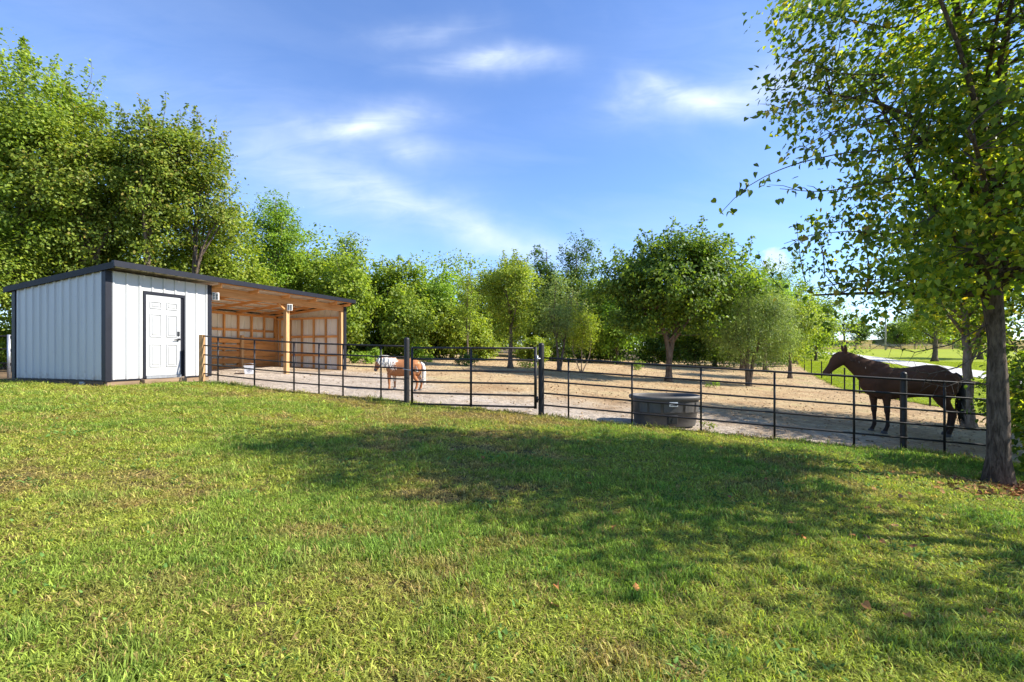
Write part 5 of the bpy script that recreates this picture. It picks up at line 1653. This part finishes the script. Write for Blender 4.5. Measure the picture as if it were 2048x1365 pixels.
def near_extra(r, wood, nodes, nr):
    lc, lo = [], []
    for s, path in enumerate(SPRIGS):
        P = np.array([rel(*p) for p in path])
        # join the spray to the nearest limb
        k = int(np.argmin(np.linalg.norm(nodes - P[0], axis=1)))
        P = np.vstack([nodes[k][None], P])
        t = np.linspace(0, 1, 16)
        d = np.r_[0, np.cumsum(np.linalg.norm(np.diff(P, axis=0), axis=1))]; d /= d[-1]
        q = np.c_[np.interp(t, d, P[:, 0]), np.interp(t, d, P[:, 1]), np.interp(t, d, P[:, 2])]
        q[1:-1] = (q[:-2] + 2 * q[1:-1] + q[2:]) / 4
        wood.tube(q, list(np.linspace(0.010, 0.003, 16)), 5, cap=False)
        d0 = np.linalg.norm(P[1] - P[0]) / np.linalg.norm(np.diff(P, axis=0), axis=1).sum()
        for j in range(5):                                  # side twigs
            u = r.uniform(d0 + 0.1, 0.92)
            a = np.array([np.interp(u, t, q[:, i]) for i in range(3)])
            b = a + np.array((r.uniform(-0.35, 0.0), r.uniform(-0.15, 0.15), r.uniform(-0.22, 0.10)))
            wood.tube([a, (a + b) / 2 + (0, 0, 0.02), b], [0.005, 0.004, 0.002], 4, cap=False)
            for w in r.uniform(0.2, 1.0, 3): single_spots.append(a + (b - a) * w)
        for u in 1 - (1 - d0 - 0.03) * r.random((40, 40, 16, 18, 18, 16, 16, 14)[s]) ** 1.1:
            single_spots.append(np.array([np.interp(u, t, q[:, i]) for i in range(3)]))
    for path in ([(1975, 650, 6.0), (1900, 690, 5.9), (1830, 705, 5.8), (1760, 690, 5.8)], [(1975, 700, 6.0), (1915, 735, 5.9), (1860, 748, 5.9), (1790, 735, 5.8)], [(1975, 770, 6.0), (1930, 760, 5.9), (1890, 775, 5.9), (1850, 765, 5.8)]):
        P = np.array([rel(*p) for p in path])
        t = np.linspace(0, 1, 10)
        q = np.c_[np.interp(t, np.linspace(0, 1, 4), P[:, 0]), np.interp(t, np.linspace(0, 1, 4), P[:, 1]), np.interp(t, np.linspace(0, 1, 4), P[:, 2])]
        wood.tube(q, list(np.linspace(0.010, 0.003, 10)), 5, cap=False)
        for k_ in range(2, 10):
            for sg in (-1, 1):
                e_ = q[k_] + np.array((-0.12, r.normal() * 0.08, sg * r.uniform(0.05, 0.16)))
                wood.tube([q[k_], e_], [0.003, 0.0015], 4, cap=False)
                m_ = q[k_] + (e_ - q[k_]) * r.uniform(0.3, 1, (1, 1))
                if sg > 0 and k_ % 3 == 0 and path[1][1] < 700: lc.append(m_); lo.append(norm(r.normal(size=(1, 3))))
    # looser filling behind the single leaves
    base = np.array(single_spots)
    lc.append(base[::2] + r.normal(size=base[::2].shape) * 0.14 + np.array((0.1, 0.15, 0)))
    lo.append(norm(r.normal(size=lc[-1].shape)))
    return lc, lo


near = tree('big near tree with a thick grey brown trunk and heart shaped leaves', (NX, NY),
            [[(0.0, 0, 0.9), (0.01, 0, 1.7), (-0.12, -0.03, 2.6), (-0.33, -0.15, 4.2), (-0.85, -0.35, 5.6), (-1.25, -0.6, 6.6)],
             [(0.0, 0, 0.9), (0.01, 0, 1.7), (-0.15, 0.02, 2.5), (-0.02, 0.05, 4.0), (0.15, 0.1, 5.4), (0.3, 0.1, 6.7)]],
            [(0.0, -0.7, 4.5, 2.3, 2.2, 2.1), (-1.75, -1.1, 5.0, 1.5, 1.5, 1.4), (-1.5, -1.1, 3.6, 1.5, 1.4, 0.9), (-0.9, -0.4, 2.85, 1.6, 1.3, 0.5), (-0.5, -0.7, 6.0, 1.8, 1.7, 0.9), (-2.2, -0.7, 4.3, 1.25, 1.2, 1.7), (-2.0, -0.5, 5.6, 1.2, 1.2, 0.9),
             (-1.8, 0.0, 2.45, 1.2, 1.1, 0.35), (1.4, 0.1, 4.3, 1.4, 1.5, 1.6), (0.9, 0.4, 3.0, 1.1, 1.0, 0.7)],
            960, 46, (0.064, 0.056), M['leaf_near'], bark=M['bark'], group=SHADE, seed=401, trunk_r=0.132, limb_from=2.45, limbs=20, rad=0.26, tmpl=HEART, droop=0.9, twig_frac=0.95, shoots=26, shoot_len=0.6, extra=near_extra, twig_r=0.006, gap=0.44, twig_max=0.75)

# the biggest single leaves, one by one
ml, N, L = new_mat('leaf_single')
b = N['Principled BSDF']; out = N['Material Output']
oi = N.new('ShaderNodeObjectInfo')
rp = ramp_node(N, [(0.0, (0.05, 0.085, 0.014)), (0.5, (0.11, 0.16, 0.02)), (0.85, (0.22, 0.24, 0.03)), (1.0, (0.26, 0.15, 0.03))])
L.new(oi.outputs['Random'], rp.inputs[0]); L.new(rp.outputs[0], b.inputs['Base Color'])
b.inputs['Roughness'].default_value = 0.42
tr_ = N.new('ShaderNodeBsdfTranslucent'); mm = N.new('ShaderNodeMix'); mm.data_type = 'RGBA'; mm.blend_type = 'MULTIPLY'; mm.inputs['Factor'].default_value = 1
L.new(rp.outputs[0], mm.inputs['A']); mm.inputs['B'].default_value = (2.2, 2.2, 0.8, 1); L.new(mm.outputs['Result'], tr_.inputs['Color'])
ms = N.new('ShaderNodeMixShader'); ms.inputs[0].default_value = 0.4
L.new(b.outputs[0], ms.inputs[1]); L.new(tr_.outputs[0], ms.inputs[2]); L.new(ms.outputs[0], out.inputs[0])
T_, F_ = HEART
leaf_me = []
for v in range(3):
    r = np.random.default_rng(500 + v)
    V = T_ * np.array((1, 1, 0.7 + 0.5 * v)) + r.normal(size=T_.shape) * 0.015
    leaf_me.append(np_mesh('leaf', V, np.array(F_).ravel(), [3] * len(F_), [ml]))
r = np.random.default_rng(77)
order = r.permutation(len(single_spots))[:298]
for k in order:
    p = single_spots[k]
    n = norm(np.array((r.normal() * 0.8, -0.5 + r.normal() * 0.7, r.normal() * 0.6 + 0.35)))
    t = np.array((r.normal() * 0.5 - 0.2, r.normal() * 0.4, -1.0)); t = norm(t - n * t.dot(n))
    bb = np.cross(n, t)
    s = r.uniform(0.055, 0.085)
    o = bpy.data.objects.new('leaf', leaf_me[r.integers(3)])
    COL.objects.link(o)
    o.parent = near
    m4 = Matrix(((t[0], bb[0], n[0], 0), (t[1], bb[1], n[1], 0), (t[2], bb[2], n[2], 0), (0, 0, 0, 1)))
    pp = p + r.normal(size=3) * np.array((0.06, 0.06, 0.045))
    o.matrix_local = Matrix.Translation(pp) @ m4 @ Matrix.Diagonal((s, s * r.uniform(0.8, 1.05), s, 1))

# ------------------------------------------------------------------ grass: clumps of blades set over the lawn
gm, N, L = new_mat('grass_blade')
b = N['Principled BSDF']; out = N['Material Output']
at_ = N.new('ShaderNodeAttribute'); at_.attribute_type = 'INSTANCER'; at_.attribute_name = 'col'
geo = N.new('ShaderNodeNewGeometry')
hs = N.new('ShaderNodeHueSaturation')
mr = N.new('ShaderNodeMapRange'); mr.inputs['To Min'].default_value = 0.5; mr.inputs['To Max'].default_value = 1.5
L.new(geo.outputs['Random Per Island'], mr.inputs[0]); L.new(mr.outputs[0], hs.inputs['Value']); L.new(at_.outputs['Color'], hs.inputs['Color'])
L.new(hs.outputs[0], b.inputs['Base Color'])
b.inputs['Roughness'].default_value = 0.6; b.inputs['Specular IOR Level'].default_value = 0.12
tr_ = N.new('ShaderNodeBsdfTranslucent'); mm = N.new('ShaderNodeMix'); mm.data_type = 'RGBA'; mm.blend_type = 'MULTIPLY'; mm.inputs['Factor'].default_value = 1
L.new(hs.outputs[0], mm.inputs['A']); mm.inputs['B'].default_value = (1.7, 1.75, 0.8, 1); L.new(mm.outputs['Result'], tr_.inputs['Color'])
ms = N.new('ShaderNodeMixShader'); ms.inputs[0].default_value = 0.38
L.new(b.outputs[0], ms.inputs[1]); L.new(tr_.outputs[0], ms.inputs[2]); L.new(ms.outputs[0], out.inputs[0])


def blade_clump(name, r, n, h0, h1, w0, w1, spread, splay):
    V, F, C = [], [], []
    for i in range(n):
        a = r.uniform(0, 2 * PI)
        c = np.array((r.normal() * spread, r.normal() * spread, -0.004))
        h, w = r.uniform(h0, h1), r.uniform(w0, w1)
        d = np.array((math.cos(a), math.sin(a), 0)); s = np.array((-d[1], d[0], 0))
        lean = splay * r.uniform(0.3, 1.3)
        k = len(V)
        for j, (u, ww) in enumerate(((0, 0.8), (0.4, 1.0), (0.75, 0.7))):
            p = c + np.array((0, 0, 1)) * h * (u - 0.25 * lean * u * u) + d * h * lean * u ** 1.7
            V += [p - s * w * ww / 2, p + s * w * ww / 2]
        V.append(c + np.array((0, 0, 1)) * h * (1 - 0.42 * lean) + d * h * lean * 1.05)
        F += [k, k + 1, k + 3, k + 2, k + 2, k + 3, k + 5, k + 4, k + 4, k + 5, k + 6]; C += [4, 4, 3]
    me = np_mesh(name, np.array(V), F, C, [gm], smooth=False)
    return bpy.data.objects.new(name, me)


r = np.random.default_rng(5)
clumps = bpy.data.collections.new('blade_clumps')
for i in range(9):
    if i == 8: o = blade_clump('blade_clump_8', r, 15, 0.018, 0.034, 0.011, 0.018, 0.035, 1.5)
    elif i < 5: o = blade_clump('blade_clump_%d' % i, r, 18, 0.020, 0.056, 0.0028, 0.005, 0.028, 0.95)
    else: o = blade_clump('blade_clump_%d' % i, r, 11, 0.022, 0.048, 0.005, 0.0085, 0.024, 1.3)
    clumps.objects.link(o)


def scatter(name, pts, rot, scl, idx, col, coll, kind_label=None):
    me = bpy.data.meshes.new(name)
    me.vertices.add(len(pts))
    me.vertices.foreach_set('co', np.asarray(pts, np.float32).ravel())
    for nm, ty, arr, key in (('rot', 'FLOAT_VECTOR', rot, 'vector'), ('scl', 'FLOAT_VECTOR', scl, 'vector'), ('idx', 'INT', idx, 'value')):
        a = me.attributes.new(nm, ty, 'POINT'); a.data.foreach_set(key, np.asarray(arr, np.int32 if ty == 'INT' else np.float32).ravel())
    a = me.attributes.new('col', 'FLOAT_COLOR', 'POINT'); a.data.foreach_set('color', np.c_[col, np.ones(len(col))].astype(np.float32).ravel())
    o = link(name, me)
    ng = bpy.data.node_groups.new(name + '_nodes', 'GeometryNodeTree')
    ng.interface.new_socket('Geometry', in_out='INPUT', socket_type='NodeSocketGeometry')
    ng.interface.new_socket('Geometry', in_out='OUTPUT', socket_type='NodeSocketGeometry')
    n, l = ng.nodes, ng.links
    gi, go = n.new('NodeGroupInput'), n.new('NodeGroupOutput')
    iop = n.new('GeometryNodeInstanceOnPoints')
    ci = n.new('GeometryNodeCollectionInfo'); ci.inputs['Collection'].default_value = coll
    ci.inputs['Separate Children'].default_value = True; ci.inputs['Reset Children'].default_value = True
    iop.inputs['Pick Instance'].default_value = True

    def attr(nm, ty):
        q = n.new('GeometryNodeInputNamedAttribute'); q.data_type = ty; q.inputs['Name'].default_value = nm
        return q.outputs['Attribute']
    l.new(gi.outputs[0], iop.inputs['Points']); l.new(ci.outputs[0], iop.inputs['Instance'])
    l.new(attr('idx', 'INT'), iop.inputs['Instance Index'])
    e2r = n.new('FunctionNodeEulerToRotation'); l.new(attr('rot', 'FLOAT_VECTOR'), e2r.inputs[0]); l.new(e2r.outputs[0], iop.inputs['Rotation'])
    l.new(attr('scl', 'FLOAT_VECTOR'), iop.inputs['Scale'])
    l.new(iop.outputs[0], go.inputs[0])
    md = o.modifiers.new('scatter', 'NODES'); md.node_group = ng
    return tag(o, kind='stuff')


def smooth01(x, a, b):
    t = np.clip((x - a) / (b - a), 0, 1)
    return t * t * (3 - 2 * t)


EDGE = np.array(lawn_edge)
bins = [(1.2, 2.6, 1900), (2.6, 4.0, 1500), (4.0, 6.0, 950), (6.0, 9.0, 560), (9.0, 12.6, 340)]
X_, Y_ = [], []
for y0, y1, den in bins:
    xl, xr = -1.35 * y1 - 2.2, min(1.35 * y1 + 2.6, 14)
    n = int(den * (y1 - y0) * (xr - xl))
    X_.append(r.uniform(xl, xr, n)); Y_.append(r.uniform(y0, y1, n))
x, y = np.concatenate(X_), np.concatenate(Y_)
edge = np.interp(x, EDGE[:, 0], EDGE[:, 1])
ok = (y < edge - 0.03 + 0.10 * (vnoise(x * 3, y * 3, 8) - 0.3)) & (np.hypot(x - NX, y - NY) > 0.25) & (np.abs(x) < 1.35 * y + 2.4)
dist_e = edge - y
# worn, bare places thin the grass out
bare = fbm(x * 0.55, y * 0.8, 21, 4)
bare2 = fbm(x * 1.9, y * 2.4, 26, 3)
bare3 = fbm(x * 5.5, y * 6.5, 29, 2)
worn = smooth01(bare * 0.5 + bare2 * 0.3 + bare3 * 0.22, 0.50, 0.70)
gatewear = np.exp(-(((x + 0.4) / 1.5) ** 2 + ((y - 9.2) / 0.75) ** 2)) * 0.85 + np.exp(-(((x - 6.6) / 0.75) ** 2 + ((y - 5.6) / 0.35) ** 2)) * 0.8
q_ = (np.c_[x, y] - np.array(C0)) @ np.array(((0.321, -0.947), (0.947, 0.321)))
shedwear = np.exp(-((q_[:, 1] + 0.15) / 0.22) ** 2) * (q_[:, 0] > -0.4) * (q_[:, 0] < 3) * 0.9 + np.exp(-((q_[:, 0] + 0.12) / 0.2) ** 2) * (q_[:, 1] > -0.4) * (q_[:, 1] < 1.6) * 0.7
worn = np.clip(worn * 0.75 + shedwear + gatewear + 0.35 * smooth01(0.25 - dist_e, 0, 0.2), 0, 1)
ok &= r.random(len(x)) > 0.12 + worn * 0.55
x, y, worn, dist_e, shedwear = x[ok], y[ok], worn[ok], dist_e[ok], shedwear[ok]
lush = smooth01(fbm(x * 0.6 + 9, y * 0.9, 41, 4), 0.42, 0.62) * (0.6 + 0.5 * smooth01(x, -3, 3))
tuft = smooth01(fbm(x * 2.6, y * 3.0, 47, 3), 0.55, 0.72)
c_mid, c_lush, c_yel, c_dry = np.array((0.285, 0.33, 0.055)), np.array((0.155, 0.275, 0.044)), np.array((0.385, 0.385, 0.07)), np.array((0.40, 0.275, 0.115))
f = r.random((len(x), 1))
col = c_mid * (1 - f * 0.5) + c_yel * f * 0.5
col = col * (1 - 0.75 * lush[:, None]) + c_lush * 0.75 * lush[:, None]
fl_ = np.exp(-((dist_e - 0.05) / 0.14) ** 2) * (x > -8) * (vnoise(x * 2.1, y, 77) > 0.35)
tf = (tuft * 0.45 + fl_ * 0.6).clip(0, 0.8)[:, None]
col = col * (1 - tf) + np.array((0.135, 0.245, 0.052)) * tf
wmix = np.clip(worn * 1.0 + (r.random(len(x)) < 0.16) * 0.75, 0, 0.9)[:, None]
col = col * (1 - wmix) + c_dry * r.uniform(0.65, 1.1, (len(x), 1)) * wmix
col *= r.uniform(0.7, 1.3, (len(x), 1))
far = smooth01(y, 2.5, 10)
hgt = (1 - 0.5 * np.clip(shedwear, 0, 1)) * (0.72 + 0.45 * lush + 0.95 * tuft - 0.35 * worn + 1.1 * fl_) * r.uniform(0.7, 1.25, len(x)) * (1 + 0.15 * far)
wid = (1.0 + 1.0 * far) * r.uniform(0.8, 1.25, len(x))
idx = np.where(r.random(len(x)) < 0.55 - 0.25 * lush, r.integers(5, 8, len(x)), r.integers(0, 5, len(x)))
clov = r.random(len(x)) < 0.012 + 0.10 * smooth01(fbm(x * 1.1 + 40, y * 1.4, 91, 3), 0.5, 0.72)
clov &= y < 8
idx = np.where(clov, 8, idx)
col[clov] = np.array((0.12, 0.215, 0.05)) * r.uniform(0.8, 1.25, (clov.sum(), 1))
hgt = np.where(clov, np.minimum(hgt, 1.2), hgt)
rot = np.c_[r.normal(size=len(x)) * 0.18, r.normal(size=len(x)) * 0.18, r.uniform(0, 2 * PI, len(x))]
scatter('grass', np.c_[x, y, g(x, y)], rot, np.c_[wid, wid, hgt], idx, col, clumps)
print('grass clumps', len(x))

# rougher grass on the near part of the far lawn and along the wire fence
n = 26000
y = 12 + 42 * r.random(n) ** 1.5
tpx = np.interp(y, [p[1] for p in TP], [p[0] for p in TP])
x = tpx + r.random(n) ** 1.3 * 26 - 0.05
ok = np.abs(x) < 1.2 * y + 1
x, y = x[ok], y[ok]
dr = np.interp(y, [24.5, 34, 46, 60], [30, 34, 40.5, 47])
ok = np.abs(x - dr) > 2.6
x, y = x[ok], y[ok]
col = np.array((0.26, 0.315, 0.025)) * r.uniform(0.75, 1.25, (len(x), 1))
s = 2.2 + y / 16
scatter('far_grass', np.c_[x, y, g(x, y) + 0.012], np.c_[np.zeros(len(x)), np.zeros(len(x)), r.uniform(0, 6.28, len(x))], np.c_[s, s, 0.9 + y / 60], r.integers(0, 8, len(x)), col, clumps)

# dry litter, chips and straw scattered over the paddock
lm_, N, L = new_mat('litter_bits')
b = N['Principled BSDF']; b.inputs['Roughness'].default_value = 0.9; b.inputs['Specular IOR Level'].default_value = 0.1
at_ = N.new('ShaderNodeAttribute'); at_.attribute_type = 'INSTANCER'; at_.attribute_name = 'col'
L.new(at_.outputs['Color'], b.inputs['Base Color'])
bits = bpy.data.collections.new('litter_bits')
for i in range(4):
    q = MB()
    if i < 2:
        rr = random.Random(i)
        pts = [(math.cos(a) * (0.03 + rr.random() * 0.012), math.sin(a) * 0.022, rr.uniform(0.002, 0.016)) for a in (0, 1.0, 2.1, 3.1, 4.2, 5.3)]
        q.add(pts + [(0, 0, 0.004)], [(6, k, (k + 1) % 6) for k in range(6)])
    elif i == 2:
        q.lathe([(0.02, -0.005), (0.026, 0.008), (0.015, 0.018), (0.0, 0.02)], 6)
    else:
        q.box((-0.06, -0.003, 0.001), (0.06, 0.003, 0.006))
    me = bpy.data.meshes.new('bit_%d' % i); me.from_pydata(q.v, [], q.f); me.materials.append(lm_); me.update()
    bits.objects.link(bpy.data.objects.new('bit_%d' % i, me))
n = 13000
y = 7.5 + 40 * r.random(n) ** 1.7
x = r.uniform(-0.45, 1.0, n) * y
fl = FB[1] + (x - FB[0]) * (FC[1] - FB[1]) / (FC[0] - FB[0])
tpx = np.interp(y, [p[1] for p in TP], [p[0] for p in TP])
loc_ = (np.array((x, y)).T - np.array(C0)) @ np.array(((0.321, -0.947), (0.947, 0.321)))
inside = (loc_[:, 1] > -0.3) & (loc_[:, 0] < SL + 0.2)
ok = (y > fl + 0.12) & (x < tpx - 0.1) & ~inside & (r.random(n) < 1.15 - 0.9 * np.clip(sandy(x, y), 0, 1))
x, y = x[ok], y[ok]
pal = np.array(((0.34, 0.22, 0.11), (0.44, 0.31, 0.17), (0.30, 0.19, 0.10), (0.52, 0.41, 0.26), (0.25, 0.18, 0.10)))
col = pal[r.integers(0, 5, len(x))] * r.uniform(0.75, 1.2, (len(x), 1))
s = r.uniform(0.3, 0.95, len(x)) * (0.75 + y / 30)
scatter('ground_litter', np.c_[x, y, g(x, y) - 0.012], np.c_[r.normal(size=len(x)) * 0.25, r.normal(size=len(x)) * 0.25, r.uniform(0, 6.28, len(x))], np.c_[s, s, s], r.integers(0, 4, len(x)), col, bits)
# leaf litter under the near tree and on the lawn's right edge
n = 1500
x = np.r_[r.normal(6.5, 0.6, n), r.normal(5.5, 2.5, 160)]; y = np.r_[r.normal(5.6, 0.28, n), r.normal(5.0, 1.3, 160)]
ok = (y < np.interp(x, EDGE[:, 0], EDGE[:, 1])) & (y > 1.5)
x, y = x[ok], y[ok]
pal = np.array(((0.30, 0.13, 0.05), (0.40, 0.22, 0.10), (0.22, 0.10, 0.05), (0.36, 0.17, 0.06)))
s = r.uniform(0.6, 1.2, len(x))
scatter('leaf_litter', np.c_[x, y, g(x, y) + r.uniform(0.0, 0.035, len(x))], np.c_[r.normal(size=len(x)) * 0.4, r.normal(size=len(x)) * 0.4, r.uniform(0, 6.28, len(x))], np.c_[s, s, s], r.integers(0, 2, len(x)), pal[r.integers(0, 4, len(x))], bits)

# brown leaves that lie singly on the lawn
fallen = [(1112, 1168, 2), (1268, 1176, 1), (1812, 1228, 0), (1230, 1052, 2), (1578, 1046, 0), (1710, 1072, 1), (1608, 1076, 2), (1980, 1218, 0), (1727, 1206, 1), (1180, 968, 2), (1605, 967, 0), (1760, 1082, 1)]
FALL = {(1112, 1168): 'orange brown fallen leaf lying on the grass, leftmost of the front leaves',
        (1268, 1176): 'curled fallen leaf on the grass, second from the left among the front leaves',
        (1727, 1206): 'brown fallen leaf at the right front, leftmost of the three leaves there',
        (1812, 1228): 'curled orange leaf at the right front, lowest in the picture of all fallen leaves',
        (1980, 1218): 'brown fallen leaf in the grass, farthest right of all fallen leaves',
        (1230, 1052): 'fallen leaf in the tree shade, leftmost of the leaves in the middle of the lawn',
        (1578, 1046): 'fallen leaf in the tree shade, second from the left in the middle of the lawn',
        (1608, 1076): 'fallen leaf in the tree shade, third from the left in the middle of the lawn',
        (1710, 1072): 'fallen leaf in the tree shade, fourth from the left in the middle of the lawn',
        (1760, 1082): 'fallen leaf in the tree shade, rightmost of the leaves in the middle of the lawn',
        (1180, 968): 'small fallen leaf on the lawn in front of the stock tank, left of its twin',
        (1605, 967): 'small fallen leaf on the lawn in front of the right fence, nearest the fence'}
fm = []
for v in range(3):
    rr = np.random.default_rng(600 + v)
    V = T_ * np.array((0.046, 0.044, 0.085)) + rr.normal(size=T_.shape) * 0.003
    fm.append(np_mesh('fallen_leaf', V, np.array(F_).ravel(), [3] * len(F_), [M['leaf_dead']]))
for px, py, v in fallen:
    zz = 3.0
    for _ in range(30):
        X, Y, Z = at(px, zz)
        zz = (CAM_H - Z - 0.045) / ((py - 705) / FPX)
    o = link('fallen_leaf', fm[v])
    o.location = (X, Y, Z + 0.045)
    o.rotation_euler = (r.normal() * 0.3 + 0.2, r.normal() * 0.3, r.uniform(0, 6.28))
    tag(o, FALL[(px, py)], 'leaf', 'fallen leaves on the lawn')
print('leaf triangles', TRI_LOG[0])
